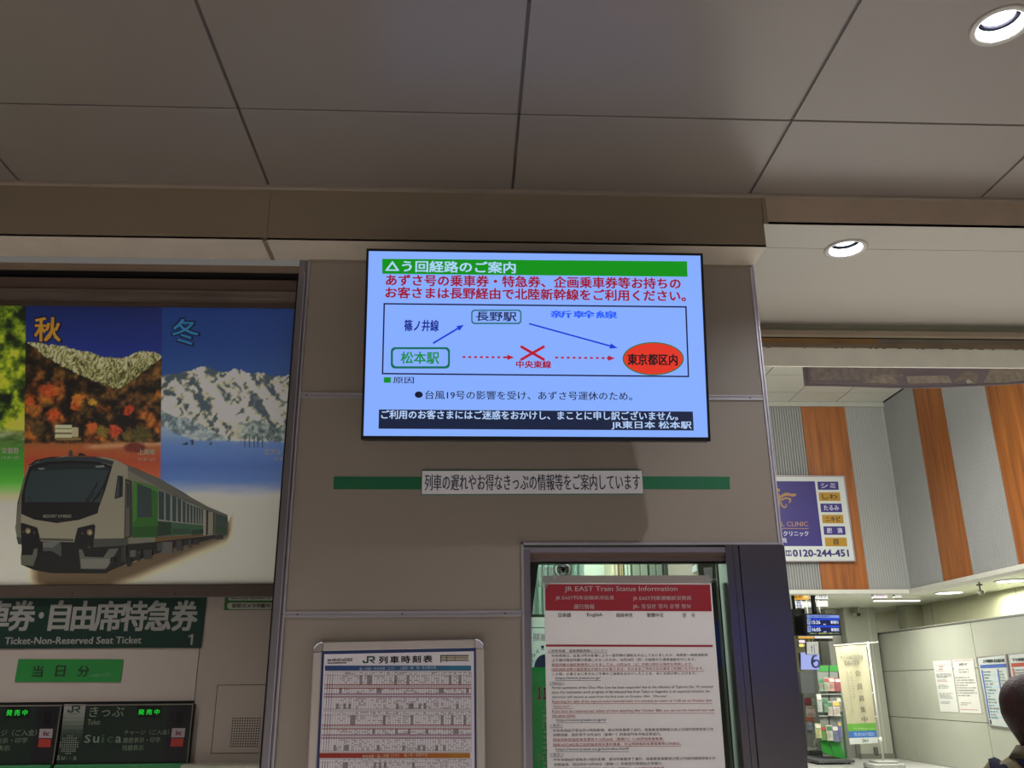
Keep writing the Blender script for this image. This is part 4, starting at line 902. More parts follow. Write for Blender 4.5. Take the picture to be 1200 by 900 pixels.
# the train, printed as flat shapes
A = lambda P: [(x / 5.293 + 10, y / 5.293 + 520) for x, y in P]
B = lambda P: [(x / 5.624 + 120, y / 5.624 + 530) for x, y in P]
trn = obj('train_picture', G().pp(po, [(19.0, 612), (20.5, 590), (27.5, 562), (34, 545), (42, 539), (60, 535.5), (90, 534.5), (118, 535.5), (136, 540), (160, 549), (189, 562), (215, 577), (240, 593), (258, 600), (266.5, 604.5), (267.5, 615), (266, 625), (262, 628), (240, 634), (205, 642), (180, 650), (165, 655), (148, 661), (131, 668), (124, 672), (60, 671.5), (40, 668), (26, 662), (25, 650), (26, 636), (21.5, 636)], .0012), ink('#14120f', .4), pt)
lay = [0.0012]
def tp_(name, pts, col, k=1): lay[0] += .00006; return obj(name, G().pp(po, pts, lay[0]), ink(col, .4), trn)
tp_('body_side', B([(-30, 40), (60, 40), (110, 62), (385, 180), (700, 380), (826, 415), (828, 490), (820, 565), (740, 545), (350, 590), (0, 620), (-30, 620)]), '#8f8e7c')
tp_('roof_band', B([(110, 62), (385, 175), (520, 262), (700, 360), (825, 412), (825, 430), (690, 392), (380, 235), (150, 110), (148, 98)]), '#6e6f66')
tp_('front_body', A([(50, 480), (60, 380), (90, 240), (125, 140), (180, 110), (340, 78), (600, 84), (680, 105), (741, 140), (741, 580), (725, 600), (530, 640), (410, 610), (210, 605), (60, 620), (42, 520)]), '#b0ab94')
tp_('front_shade', A([(50, 480), (60, 380), (90, 240), (110, 180), (80, 420), (78, 600), (60, 620), (42, 520)]), '#7e7b6a')
tp_('roof_dark', A([(135, 130), (230, 95), (360, 80), (540, 82), (655, 108), (645, 135), (560, 112), (400, 104), (260, 112), (150, 140)]), '#38434a')
tp_('windscreen_surround', A([(130, 140), (230, 112), (400, 104), (560, 112), (645, 138), (600, 290), (560, 400), (555, 430), (440, 472), (300, 492), (160, 470), (80, 435), (82, 320), (110, 200)]), '#0d0e12')
tp_('windscreen', A([(135, 180), (160, 150), (260, 128), (400, 120), (560, 128), (628, 150), (600, 230), (572, 362), (102, 362), (105, 290)]), '#34474c')
tp_('windscreen_top', A([(160, 150), (260, 128), (400, 120), (560, 128), (628, 150), (624, 163), (400, 158), (150, 170)]), '#232c33')
tp_('lamp', A([(182, 152), (222, 150), (228, 158), (195, 162)]), '#8f9a98'); tp_('lamp', A([(538, 138), (592, 132), (598, 145), (545, 148)]), '#8f9a98')
for q in (((555, 225), (545, 250), (460, 385), (466, 388), (552, 258)), ((598, 225), (585, 262), (492, 398), (500, 400), (592, 270)), ((480, 372), (534, 300), (538, 303), (486, 378)), ((500, 380), (575, 300), (580, 304), (506, 388)), ((120, 320), (185, 400), (183, 402), (118, 325))): tp_('wiper', A(q), '#0a0b0e')
text(trn, 'train_name', po, 'RESORT HYBRID', (51, 603, 84, 606.5), .0026, ink('#a8a698'), bold=.02, shear=.15)
tp_('headlamp_case', A([(78, 492), (95, 492), (180, 520), (195, 580), (215, 660), (155, 690), (85, 680), (80, 600)]), '#0e0d0f'); tp_('headlamp_case', A([(430, 522), (530, 498), (540, 510), (528, 640), (410, 640), (410, 600)]), '#0e0d0f')
for cx_, cy_, r_ in ((122, 540, 17), (505, 549, 18)): tp_('headlamp', A(ellp(cx_, cy_, r_, r_ * 1.1, 20)), '#8c8060'); tp_('headlamp_core', A(ellp(cx_ + 2, cy_ + 2, r_ * .6, r_ * .6, 16)), '#c8b88c')
for cx_, cy_ in ((92, 545), (162, 550), (460, 556), (500, 640)): tp_('marker_lamp', A(ellp(cx_, cy_, 8, 6, 10)), '#5a5046')
tp_('skirt_band', A([(50, 578), (78, 580), (85, 625), (62, 622)]), '#4a4e48'); tp_('skirt_band', A([(528, 590), (741, 586), (741, 630), (530, 642)]), '#4f544c'); tp_('skirt_band', A([(190, 584), (405, 590), (405, 605), (198, 600)]), '#5a5c52')
tp_('coupler_cover', A([(215, 610), (325, 605), (330, 645), (330, 700), (270, 665), (215, 665)]), '#565c58'); tp_('coupler_side', A([(215, 610), (325, 605), (275, 645), (215, 640)]), '#7c807a')
tp_('plough', A([(78, 690), (150, 690), (162, 650), (182, 648), (180, 690), (155, 758), (80, 750)]), '#6b6e60'); tp_('plough', A([(438, 655), (460, 655), (475, 700), (590, 704), (625, 652), (685, 648), (620, 760), (600, 778), (450, 775)]), '#71746a'); tp_('plough_light', A([(450, 715), (640, 712), (610, 768), (455, 772)]), '#8a8c80')
tp_('antenna', A([(375, 50), (385, 38), (398, 42), (400, 78), (375, 78)]), '#4a5052'); tp_('antenna', A([(435, 60), (460, 58), (490, 75), (435, 74)]), '#1c1c20')
tp_('side_cab_window', B([(103, 152), (137, 158), (135, 292), (82, 308), (85, 280)]), '#12181c'); tp_('side_cab_glass', B([(106, 170), (112, 165), (112, 290), (88, 298)]), '#455458')
tp_('door_recess', B([(152, 172), (195, 190), (196, 555), (145, 572), (150, 300)]), '#3c3a30'); tp_('door_leaf', B([(158, 188), (180, 196), (182, 550), (152, 560)]), '#6a685a'); tp_('door_glass', B([(162, 200), (178, 206), (177, 360), (162, 366)]), '#2b3a3e')
tp_('green_side', B([(205, 190), (370, 235), (368, 560), (200, 562), (196, 540)]), '#2c7a1c'); tp_('green_light', B([(205, 190), (370, 235), (370, 262), (232, 205), (228, 430), (205, 470)]), '#4a9a30'); tp_('green_low', B([(200, 490), (368, 485), (366, 550), (200, 560)]), '#1f6218')
tp_('large_window', B([(230, 204), (325, 240), (329, 430), (232, 428)]), '#33494a')
tp_('dark_green_panel', B([(370, 448), (455, 450), (455, 545), (362, 552)]), '#103a1e'); tp_('mid_green_panel', B([(455, 452), (600, 470), (668, 478), (668, 535), (455, 548)]), '#3c6a48'); tp_('deep_green_panel', B([(590, 512), (668, 505), (668, 538), (590, 545)]), '#14401e')
tp_('ochre_band', B([(350, 560), (690, 540), (690, 548), (350, 590)]), '#7a5c2c')
xw = [(372, 410, 252, 264, 440, 446), (418, 450, 266, 280, 446, 452), (462, 490, 282, 296, 452, 458), (498, 521, 300, 312, 456, 460), (530, 551, 318, 328, 460, 464), (558, 575, 332, 342, 464, 466), (582, 597, 344, 352, 466, 468), (603, 617, 352, 358, 468, 470), (622, 634, 358, 364, 470, 472), (638, 650, 364, 370, 472, 474), (655, 666, 370, 376, 474, 475)]
tp_('window_band_frame', B([(368, 244), (670, 370), (668, 480), (368, 452)]), '#9aa092')
for x0, x1, ya, yb, yc, yd in xw: tp_('side_window', B([(x0, ya), (x1, yb), (x1 - 2, yd), (x0 + 2, yc)]), '#30464a')
tp_('car_end', B([(668, 375), (686, 380), (684, 548), (668, 545)]), '#b3ae9a'); tp_('car_gap', B([(686, 382), (700, 386), (698, 542), (684, 545)]), '#1a1a18'); tp_('car_end', B([(702, 388), (735, 398), (733, 540), (698, 542)]), '#a39e8a'); tp_('car_gap', B([(733, 400), (740, 402), (738, 540), (731, 540)]), '#201f1c')
tp_('second_car', B([(748, 405), (824, 428), (826, 520), (818, 545), (745, 540)]), '#2c4a34'); tp_('second_car_windows', B([(755, 420), (818, 438), (818, 486), (755, 484)]), '#35474a'); tp_('second_car_green', B([(750, 490), (820, 490), (820, 520), (748, 525)]), '#1c4a24')
for i in range(9): tp_('panel_text_mark', B([(470 + i * 13, 500 + (i % 3) * 6), (478 + i * 13, 500), (477 + i * 13, 535), (468 + i * 13, 538)]), '#234a30')
for x0, x1, y0, y1, c in ((128, 160, 620, 725, '#3c3c36'), (185, 225, 645, 690, '#6a6c66'), (230, 258, 650, 710, '#44443e'), (278, 330, 640, 705, '#3a3c38'), (392, 466, 590, 670, '#6c6c66'), (365, 400, 596, 650, '#4a4a46'), (490, 530, 580, 650, '#3c3e3c'), (570, 590, 575, 628, '#44443e'), (600, 640, 572, 610, '#2c2c2a'), (745, 800, 548, 575, '#2c2c2a')):
    tp_('underfloor_box', B([(x0, y0), (x1, y0 - 3), (x1, y1 - 4), (x0, y1)]), c)
for cx_, cy_, r_ in ((70, 712, 24), (178, 725, 28), (240, 690, 24)): tp_('wheel', B(ellp(cx_, cy_, r_ * .7, r_, 20)), '#1e1c1a')

# ------------------------------------------------------------------ tall hall beyond the opening
YF, XS, ZT, ZB = 11.962, 5.951, 5.345, 2.70
hallf = struct('wall_hall_back', G().box(1.5, XS + .14, YF + .04, YF + .14, ZB, ZT), M('hall_backing', '#8d8f8a', .6))
halls = struct('wall_hall_right', G().box(XS + .04, XS + .14, 4.2, YF + .04, ZB, ZT), MATS['hall_backing'])
def ribs(par, a, b_, front):
    """corrugated sheet metal: a folded profile"""
    g = G(); p = .036; n = int(round((b_ - a) / p)); p = (b_ - a) / n; P = []
    for i in range(n):
        t = a + i * p; P += [(t, 0), (t + p * .14, .018), (t + p * .55, .018), (t + p * .69, 0)]
    P.append((b_, 0)); z0, z1 = ZB + .0, (ZT - .065 if front else ZT - .01)
    for t, h in P:
        for z in (z0, z1): g.v.append(Vector((t, YF + .02 - h, z)) if front else Vector((XS + .02 - h, t, z)))
    for i in range(len(P) - 1): g.f.append((2 * i, 2 * i + 2, 2 * i + 3, 2 * i + 1))
    return obj('ribbed_panel', g, m_rib, par)
def plank(par, a, b_, front):
    z1 = ZT - .065 if front else ZT - .01
    g = G().box(a, b_, YF + .0, YF + .03, ZB, z1, b=.003) if front else G().box(XS + .0, XS + .03, a, b_, ZB, z1, b=.003)
    return obj('wood_panel', g, m_wood, par)
for a, b_, k in ((1.6, 2.50, 0), (2.50, 3.15, 1), (3.15, 4.745, 0), (4.745, 5.385, 1)): (plank if k else ribs)(hallf, a, b_, True)
obj('smooth_panel', G().box(5.385, XS + .02, YF + .006, YF + .03, ZB, ZT - .065), M('smooth_grey', '#9a9c97', .45, var=.02), hallf)
ribs(hallf, 5.39, 5.93, True)
for a, b_, k in ((11.075, YF, 0), (10.40, 11.075, 1), (9.47, 10.40, 0), (8.15, 9.47, 1), (7.25, 8.15, 0), (6.0, 7.25, 1), (4.3, 6.0, 0)): (plank if k else ribs)(halls, a, b_, False)
obj('top_beam', G().box(1.5, XS, YF - .03, YF + .04, ZT - .066, ZT), M('top_beam', '#a8a99c', .5), hallf)
obj('bottom_trim', G().box(1.5, XS + .03, YF - .05, YF + .14, ZB - .055, ZB + .0, b=.004), M('hall_trim', '#c9c9bb', .45), hallf)
obj('bottom_trim', G().box(XS - .05, XS + .14, 4.2, YF - .05, ZB - .055, ZB + .0, b=.004), MATS['hall_trim'], halls)
hc = struct('ceiling_hall', G().box(-1, XS + .14, 4.3, YF + .14, ZT + .012, ZT + .05), m_gap)
m_tile = M('hall_tile', '#d0d1c4', .5, var=.02, scale=2)
tx = [1.11 + .69 * i for i in range(8)]; tx[-1] = XS - .01; ty = [YF - .03, 11.52, 10.80, 10.08, 9.36, 8.64, 7.92, 7.20, 6.48, 5.76]
for i in range(len(tx) - 1):
    for j in range(len(ty) - 1): obj('ceiling_tile', G().box(tx[i] + .007, tx[i + 1] - .007, ty[j + 1] + .008, ty[j] - .008, ZT, ZT + .011), m_tile, hc)

# clinic sign
YC = YF - .06
cp_ = yplane(YC)
cs_ = thing('clinic_sign', 'white framed clinic sign with purple field and phone number on the striped wall', 'sign', cp_.px(950, 657))
u0_, v0_ = cp_.hit(900, 657.3); u1_, _ = cp_.hit(995.2, 608); _, v1_ = cp_.hit(950, 558.6)
u0_ = u1_ - 1.75
obj('board', G().slab(cp_, u0_, u1_, v0_, v1_, -.06, 0, b=.004), M('sign_white', '#c6ccc6', .35, var=.01), cs_)
obj('edge_frame', G().slab(cp_, u0_ - .012, u1_ + .012, v1_, v1_ + .012, -.06, .01).slab(cp_, u1_, u1_ + .012, v0_ - .012, v1_, -.06, .01).slab(cp_, u0_ - .012, u1_, v0_ - .012, v0_, -.06, .01), m_alu, cs_)
pu = M('sign_purple', '#2c2370', .35, var=.02); gd = M('sign_gold', '#a6801f', .4, var=.02)
xq = cp_.hit(958.5, 602)[0]
obj('purple_field', G().add([cp_.at(u0_ + .05, cp_.hit(930, 640)[1], .003), cp_.at(cp_.hit(959.3, 602)[0], cp_.hit(930, 640)[1], .003), cp_.at(cp_.hit(959.3, 602)[0], cp_.hit(930, 564)[1], .003), cp_.at(u0_ + .05, cp_.hit(930, 564)[1], .003)], [(0, 1, 2, 3)]), pu, cs_)
bl = [((957.6, 564.4), (983, 574), 'シミ'), ((959.2, 577.1), (985, 587), 'しわ'), ((961.1, 590.2), (987, 600.2), 'たるみ'), ((963, 603.4), (988.7, 613.3), 'ニキビ'), ((964.7, 616.8), (991, 626.7), '肥　満'), ((966.3, 630.1), (992.8, 640.2), '目')]
for i, ((xa_, ya_), (xb_, yb__), s_) in enumerate(bl):
    p_ = i % 2 == 0
    o = obj('topic_box', G().pp(cp_, [(xa_, ya_), (xb_ - 1, ya_), (xb_, yb__), (xa_ + 1, yb__)], .003), pu if p_ else gd, cs_)
    w_ = (xb_ - xa_); k_ = .34 if s_ != '目' else .10
    text(o, 'topic_text', cp_, s_, ((xa_ + xb_) / 2 - w_ * k_, ya_ + 2.0, (xa_ + xb_) / 2 + w_ * k_, yb__ - 2.0), .006, ink('#b9b9d2' if p_ else '#4a340e'), bold=.03)
text(cs_, 'phone_number', cp_, '0120-244-451', (929.2, 644.2, 994.2, 652.2), .004, ink('#2a2368'), bold=.05)
g = G().pp(cp_, [(920.3, 645), (927, 645), (927.8, 651.6), (921, 651.6)], .004); obj('phone_mark', g, ink('#2a2368'), cs_)
obj('phone_mark_face', G().pp(cp_, ellp(922.6, 648.3, 1.2, 2.2, 12), .006).pp(cp_, ellp(925.7, 648.3, 1.2, 2.2, 12), .006), ink('#b9bec2'), cs_)
text(cs_, 'lettering', cp_, 'L CLINIC', (915.8, 611.3, 946.8, 616.8), .006, ink('#a9845c'), bold=.01)
obj('thin_rule', G().pp(cp_, [(910, 618.9), (947.3, 619.2), (947.4, 619.9), (910, 619.6)], .005), ink('#a9845c'), cs_)
text(cs_, 'lettering', cp_, 'クリニック', (918, 622.6, 947.2, 628.3), .006, ink('#b9bccb'), bold=.03); text(cs_, 'lettering', cp_, '院', (916.3, 630.4, 921.6, 636), .006, ink('#b9bccb'), bold=.03)
Zc = lambda P: [(x / 7.5 + 900, y / 7.5 + 550) for x, y in P]
lg_ = '#a07c50'
obj('emblem_head', G().pp(cp_, Zc(ellp(90, 184, 15, 17, 20)), .006), ink(lg_), cs_)
for P in ([(50, 205), (95, 212), (112, 240), (108, 290), (100, 345), (60, 345)], [(108, 232), (140, 210), (165, 205), (205, 216), (240, 212), (250, 226), (232, 242), (205, 238), (170, 232), (135, 240), (112, 258)],
          [(112, 262), (150, 246), (185, 248), (205, 262), (200, 285), (186, 302), (180, 290), (188, 272), (172, 262), (145, 264), (116, 280)], [(118, 285), (122, 300), (130, 320), (148, 328), (158, 318), (150, 308), (160, 304), (168, 322), (152, 342), (132, 340), (114, 322), (108, 298)]):
    obj('emblem_wing', G().pp(cp_, Zc(P), .0055), ink(lg_), cs_)

# mauve banner hanging behind the shutter bar
YBn = 4.5; bp_ = yplane(YBn)
bn = thing('hanging_banner', 'mauve printed banner with stone pictures hanging behind the shutter bar', 'banner', bp_.px(1070, 455))
zb0 = [(940.5, 424), (942.6, 452.3), (975, 452.6), (1010, 453.6), (1045, 455), (1080, 455), (1120, 453.8), (1160, 451.8), (1200, 449.4), (1260, 446), (1262, 424)]
g = G(); P = [bp_.px(x, y, 0) for x, y in zb0]; zt3 = 3.30
P[0].z = zt3; P[-1].z = zt3; g.prism(P, (0, .004, 0)); obj('cloth', g, M('banner_mauve', '#7c6f75', .3, var=.06, scale=5), bn)
g = G().pp(bp_, [(942, 424), (945.5, 424), (948, 449), (944, 451.5)], .002).pp(bp_, [(944, 449.5), (1010, 451.2), (1080, 452.2), (1200, 447.2), (1200, 449), (1080, 454.5), (1010, 453), (944, 451.8)], .0025); obj('border_seam', g, M('banner_seam', '#665a64', .4), bn)
for P, c in (([(949, 428), (1040, 428), (1060, 441), (1030, 447), (990, 446), (950, 446)], '#857a78'), ([(1010, 449), (1025, 441), (1040, 439), (1052, 447), (1050, 450)], '#978a7e'), ([(1061, 441), (1110, 440.5), (1116, 449), (1064, 450)], '#9c8f83'), ([(1117, 448), (1128, 437), (1134, 434.5), (1146, 440), (1143, 450), (1138, 450), (1133, 444), (1126, 446)], '#8c7f74'),
             ([(1152, 449), (1160, 432), (1200, 431), (1200, 446), (1178, 449)], '#95887c'), ([(1131, 446), (1134, 445), (1140, 449), (1133, 450)], '#b8b2a8')):
    obj('printed_patch', G().pp(bp_, P, .0015 + .0006 * int(c[1:3], 16) / 25), M('patch_' + c, c, .35, var=.28, scale=34), bn)

# ------------------------------------------------------------------ concourse beyond, under the lower ceiling
LZ = 3.12
lc = struct('ceiling_concourse', G().box(-2, 9.85, YF + .14, 34, LZ, LZ + .1).box(XS + .14, 9.85, 4.2, YF + .14, LZ, LZ + .1), M('low_ceiling', '#d6d8c8', .45, var=.02))
XT = 9.11
part_ = struct('wall_partition', G().box(XT + .012, XT + .10, 8, 20.35, 0, 2.545), M('joint_grey', '#55574f', .7))
yj = [8.0, 10.59, 13.43, 16.265, 19.10, 20.34]; zj = [0, .834, 1.756, 2.545]
for i in range(len(yj) - 1):
    for j in range(3): obj('stone_panel', G().box(XT, XT + .012, yj[i] + .006, yj[i + 1] - .006, zj[j] + .006, zj[j + 1] - .006, b=.002), m_cream, part_)
obj('coping', G().box(XT - .015, XT + .12, 8, 20.36, 2.545, 2.575), M('coping', '#6a6a62', .4, metal=.4), part_); obj('coping_edge', G().box(XT - .018, XT + .0, 8, 20.36, 2.573, 2.580), m_white, part_)
up = struct('wall_concourse_right', G().box(9.85, 10.0, 4.2, 34, 0, LZ + .1), M('upper_wall', '#c9c9a8', .5, var=.03))
for y in (19.0, 15.9, 12.8): obj('joint_strip', G().box(9.843, 9.851, y, y + .03, 2.4, LZ), m_cream, up)
xr0 = atY(1061.5, 720, 19.4).x
struct('wall_pier', G().box(xr0, 9.85, 19.4, 19.8, 0, LZ), M('pier', '#9c9c86', .5, var=.03))
cb = struct('wall_column', G().box(8.345, 9.055, 20.0, 20.75, 0, LZ, b=.01), m_cream)
obj('skirting', G().box(8.335, 9.065, 19.985, 20.1, 0, .10), M('skirting_grey', '#77776c', .5), cb)
obj('corner_bead', G().box(8.88, 8.90, 19.985, 20.0, .10, LZ), m_white, cb)
cb2 = struct('wall_column_side', G().box(8.02, 8.34, 20.25, 20.75, 0, LZ, b=.01), M('column_grey', '#9b9c94', .35, metal=.3, var=.04))
struct('wall_concourse_back', G().box(-2, 10, 32, 32.2, 0, LZ + .1), M('back_wall', '#8d8e84', .6, var=.1, scale=1))
# grey kiosk wall left of the column
kx0, kx1 = atY(953, 780, 21.5).x, atY(990, 780, 21.5).x
struct('wall_kiosk', G().box(kx0, kx1, 21.5, 21.8, 0, atY(970, 752, 21.5).z), M('kiosk_wall', '#a6a698', .5, var=.04))

# recessed lamps and strip lamp
for (x, y, lb) in ((1112, 694.2, 'flat round ceiling lamp, left of the security camera'), (1185.5, 680.3, 'flat round ceiling lamp, right of the security camera')):
    c = atZ(x, y, LZ); t = thing('ceiling_lamp', lb, 'light', c, 'flat round lamps in the concourse ceiling')
    obj('rim', G().lathe(c, [(.27, 0), (.27, -.012), (.235, -.016), (.23, 0)], 40), m_white, t, smooth=True); obj('lens', G().disc(c - Vector((0, 0, .012)), .235, 40), glow('#f4f2ff', 3), t)
c = atZ(1024, 704.5, LZ - .05); c2 = atZ(1079, 704, LZ - .05)
t = thing('strip_lamp', 'long thin white strip lamp under the concourse ceiling behind the column', 'light', ((c.x + c2.x) / 2, c.y, LZ))
obj('tube', G().box(c.x, c2.x, c.y - .03, c.y + .03, LZ - .06, LZ - .035), glow('#f2f2e6', 1.6), t); obj('channel', G().box(c.x, c2.x, c.y - .04, c.y + .04, LZ - .035, LZ), m_white, t)

def hang(o, x, y, z0, z1=LZ, r=.02, mat=None): obj('hanger_pole', G().tube([(x, y, z0), (x, y, z1)], r, 8), mat or m_black, o)
def flat(name, label, cat, Y, x0, y0, x1, y1, mat, d=.06, group=None, poles=(), pr=.02):
    pl = yplane(Y); ua = pl.hit(x0, (y0 + y1) / 2)[0]; ub = pl.hit(x1, (y0 + y1) / 2)[0]; va = pl.hit((x0 + x1) / 2, y1)[1]; vb = pl.hit((x0 + x1) / 2, y0)[1]
    t = thing(name, label, cat, ((ua + ub) / 2, Y, va), group)
    obj('housing', G().box(ua, ub, Y + .002, Y + d, va, vb, b=.005), m_dark if mat is None else mat, t)
    for f in poles: hang(t, ua + (ub - ua) * f, Y + d / 2, vb - .01, r=pr)
    return t, pl
# departure display
t, pl = flat('departure_display', 'blue departure display showing 15:26 and 16:05 hung from a black pole', 'display', 16.0, 944, 719, 985.2, 745, m_black, .12, poles=(.33,), pr=.045)
scr2 = obj('screen', G().pp(pl, [(945.2, 720.4), (983.3, 720.9), (984, 743.6), (946.3, 743)], .004), glow('#101a50', .9), t)
def sp_(name, pts, c, h=.008, e=1.0): return obj(name, G().pp(pl, pts, h), glow(c, e), scr2)
sp_('heading_bar', [(945.4, 720.6), (983.2, 721), (983.3, 724.3), (945.6, 723.8)], '#7f9be0')
sp_('blue_bar', [(950, 724.5), (983.4, 724.8), (983.5, 726.8), (950, 726.5)], '#1c46d8'); sp_('blue_bar', [(950.2, 732.8), (983.7, 733.2), (983.8, 735.3), (950.3, 735)], '#1c46d8')
sp_('platform_box', [(945.6, 724.6), (949.4, 724.6), (949.7, 732), (945.9, 732)], '#8ea4da'); sp_('platform_box', [(946, 733.2), (949.8, 733.2), (950.1, 740.8), (946.3, 740.8)], '#8ea4da')
for s_, b_, c in (('15:26', (951, 727.4, 960.8, 731.2), '#dfe6ff'), ('新宿', (973.2, 727.4, 979.4, 731), '#dfe6ff'), ('16:05', (951.4, 735.8, 961.2, 739.8), '#dfe6ff'), ('新宿', (973.8, 736, 980, 739.8), '#dfe6ff'), ('行', (980, 727.8, 982.3, 731), '#dfe6ff'), ('行', (980.4, 736.2, 982.9, 739.8), '#dfe6ff'), ('7', (946.8, 726, 948.6, 730.6), '#1c2c60'), ('7', (947, 734.8, 948.8, 739.6), '#1c2c60'), ('列車の発車案内', (947.5, 721.4, 972, 723.4), '#2c4890'), ('普通', (964.3, 731, 967.6, 732.4), '#c8d4f0'), ('普通', (964.8, 739.8, 968.1, 741.2), '#c8d4f0'), ('お知らせ　運転情報をご確認ください', (948.8, 741.5, 983.2, 743), '#a9b63a')):
    text(scr2, 'screen_text', pl, s_, b_, .012, glow(c, 1), bold=.03)
t, pl = flat('hung_monitor', 'black back of a hung display beside the departure display', 'display', 16.3, 931, 713, 945, 745, m_black, .12, poles=(.2,), pr=.03)
# overhead signs
m_sw = glow('#d6d9cf', .8); 
def sign(label, Y, x0, y0, x1, y1, c, e=.8, name='overhead_sign', poles=(), txt=None, tc='#33363a', cells=0, group='overhead signs in the concourse'):
    t, pl = flat(name, label, 'sign', Y, x0, y0, x1, y1, None, .08, group, poles or (.5,), .012)
    f = obj('lit_face', G().pp(pl, [(x0 + .3, y0 + .3), (x1 - .3, y0 + .3), (x1 - .1, y1 - .3), (x0 + .5, y1 - .3)], .004), glow(c, e), t)
    for s_, b_ in (txt or []): text(f, 'sign_text', pl, s_, b_, .009, ink(tc), bold=.03)
    return t, pl, f
sign('yellow lit sign at the left, nearest the dark steel post', 16.6, 928.8, 694.2, 948, 703.3, '#e0a428', 1, poles=(.1,), txt=[('出口 特急のりば', (931, 696, 946, 701))], tc='#8a5a10')
sign('small white end sign beside the yellow sign', 16.6, 948.2, 695, 952, 702.5, '#d4dcc8', 1)
sign('white lit sign, upper one right of the black pole', 16.7, 956, 695.2, 970, 702.6, '#dfe3da', .95, txt=[('ＪＲ線 切符', (957.5, 696.5, 968.5, 701))])
sign('white lit sign, lower one right of the black pole', 17.6, 956.2, 704, 970.4, 711.4, '#dcdfd4', .95, txt=[('ご案内', (958, 706, 968, 709.5))], tc='#8f9188')
t, pl, f = sign('white lit sign with two blue squares below the yellow sign', 17.9, 932, 704, 953.6, 712.3, '#cfd3c8', .85, txt=[('のりかえ 松本電鉄', (940.5, 706, 952.6, 710.5))], tc='#6a6a66')
for x in (933.2, 936.4): 
    for y in (705, 708.4): obj('blue_square', G().pp(pl, [(x, y), (x + 2.4, y), (x + 2.4, y + 2.6), (x, y + 2.6)], .009), glow('#5668b8', .8), f)
sign('thin sign strip, yellow half, under the departure display', 17.0, 935, 745.6, 954, 748.6, '#e0a428', 1)
t, pl, f = sign('thin sign strip, white half, under the departure display', 17.0, 954.1, 745.2, 976, 748.4, '#e2e2d8', 1)
obj('strip_beam', G().box(atY(955, 750, 17.09).x, atY(976, 750, 17.09).x, 17.09, 17.2, atY(955, 751.2, 17.05).z, atY(955, 748.6, 17.05).z), m_dark, t)
t, pl, f = sign('white sign with an upward arrow above the number six screen', 17.5, 945, 752.2, 959.3, 767, '#d3d3c6', .75, poles=(.5,))
obj('arrow', G().pp(pl, [(950.8, 764.5), (950.8, 758.5), (949.6, 759.3), (951, 756.2), (952.5, 759.3), (951.6, 758.5), (951.6, 764.5)], .009), ink('#33363a'), f); obj('bar', G().pp(pl, [(953.2, 755), (954, 755), (954.9, 766), (954, 766)], .009), ink('#3b3d50'), f)
text(f, 'sign_text', pl, '特急', (955.2, 754, 958, 756), .009, ink('#55585c'))
t, pl, f = sign('pale blue screen showing a large dark figure six', 17.7, 938, 764.6, 960.4, 785, '#a9b6f4', .9, name='number_screen', group='number screen')
six = [(x, y) for x, y in ((956.5, 768.3), (955, 767.8), (952.8, 769.2), (951.5, 773), (951.6, 777.5), (952.8, 780.8), (955.6, 782), (958.6, 780.8), (960, 777.8), (959.4, 774.9), (957.2, 773.2), (954.6, 773.8), (952.9, 775.6))]
g = G(); q = [pl.px(x, y, .012) for x, y in six]; g.tube(q, .022, 6); obj('figure_six', g, ink('#161c4c'), f)
t, pl = flat('small_flag_sign', 'tiny pink and yellow label sign left of the arrow sign', 'sign', 17.4, 935.5, 750, 943.5, 758.6, M('label_grey', '#3c3c44', .5), .04, poles=(.3,), pr=.012)
obj('pink_label', G().pp(pl, [(936, 750.6), (942.8, 750.6), (943, 753.4), (936.2, 753.4)], .004), ink('#b9a2b6'), t); obj('yellow_label', G().pp(pl, [(936.3, 754.6), (941, 754.6), (943, 756.4), (941, 758), (936.5, 758)], .004), ink('#b5ad52'), t)
t, pl = flat('grey_cabinet', 'plain grey cabinet standing below the number six screen', 'cabinet', 20.8, 938.5, 787, 957.5, 813, M('cab_grey', '#6f7476', .5, var=.03), .4)
for k in t.children: 
    pass
obj('lower_body', G().box(t.location.x - .15, t.location.x + .15, 20.85, 21.15, 0, t.location.z), M('cab_low', '#45484a', .5), t)
# signs seen right of the column, above the partition
sign('white lit sign high right of the column', 16.7, 1023.5, 695.4, 1040, 701.6, '#dcdcd4', .9, txt=[('おみやげ', (1027, 696.8, 1036, 700.2))], tc='#7a4a6a')
sign('narrow white lit sign far right of the column', 16.7, 1048.4, 695.6, 1056.5, 701.2, '#d2d2c4', .85)
t, pl, f = sign('white sign numbered six with an up-right arrow above the partition', 22.0, 1026.5, 731, 1046.8, 745, '#e4e6e0', .95, poles=(.45,))
text(f, 'sign_text', pl, '6', (1029, 733.5, 1032.6, 739.2), .01, ink('#2a2d38'), bold=.02); obj('purple_mark', G().pp(pl, [(1033.5, 733.2), (1036, 733.2), (1036.2, 738), (1033.7, 738)], .01), ink('#6a2c6a'), f)
text(f, 'sign_text', pl, '7', (1030.5, 740.4, 1033, 744), .01, ink('#2a2d38')); obj('blue_mark', G().pp(pl, [(1034, 740), (1037, 740), (1037, 743), (1034, 743)], .01), ink('#2c4aa0'), f)
obj('arrow', G().pp(pl, [(1038.6, 741), (1042, 737.9), (1040.4, 737.8), (1040.4, 736.8), (1043.8, 736.9), (1043.8, 740.2), (1042.8, 740.2), (1042.8, 738.8), (1039.5, 741.9)], .01), ink('#15161a'), f)
t, pl = flat('dark_shopfront', 'dark glazed shopfront panels far behind the partition', 'shopfront', 26.0, 1024, 712, 1066, 760, M('shop_dark', '#23232a', .3, var=.1), .1)
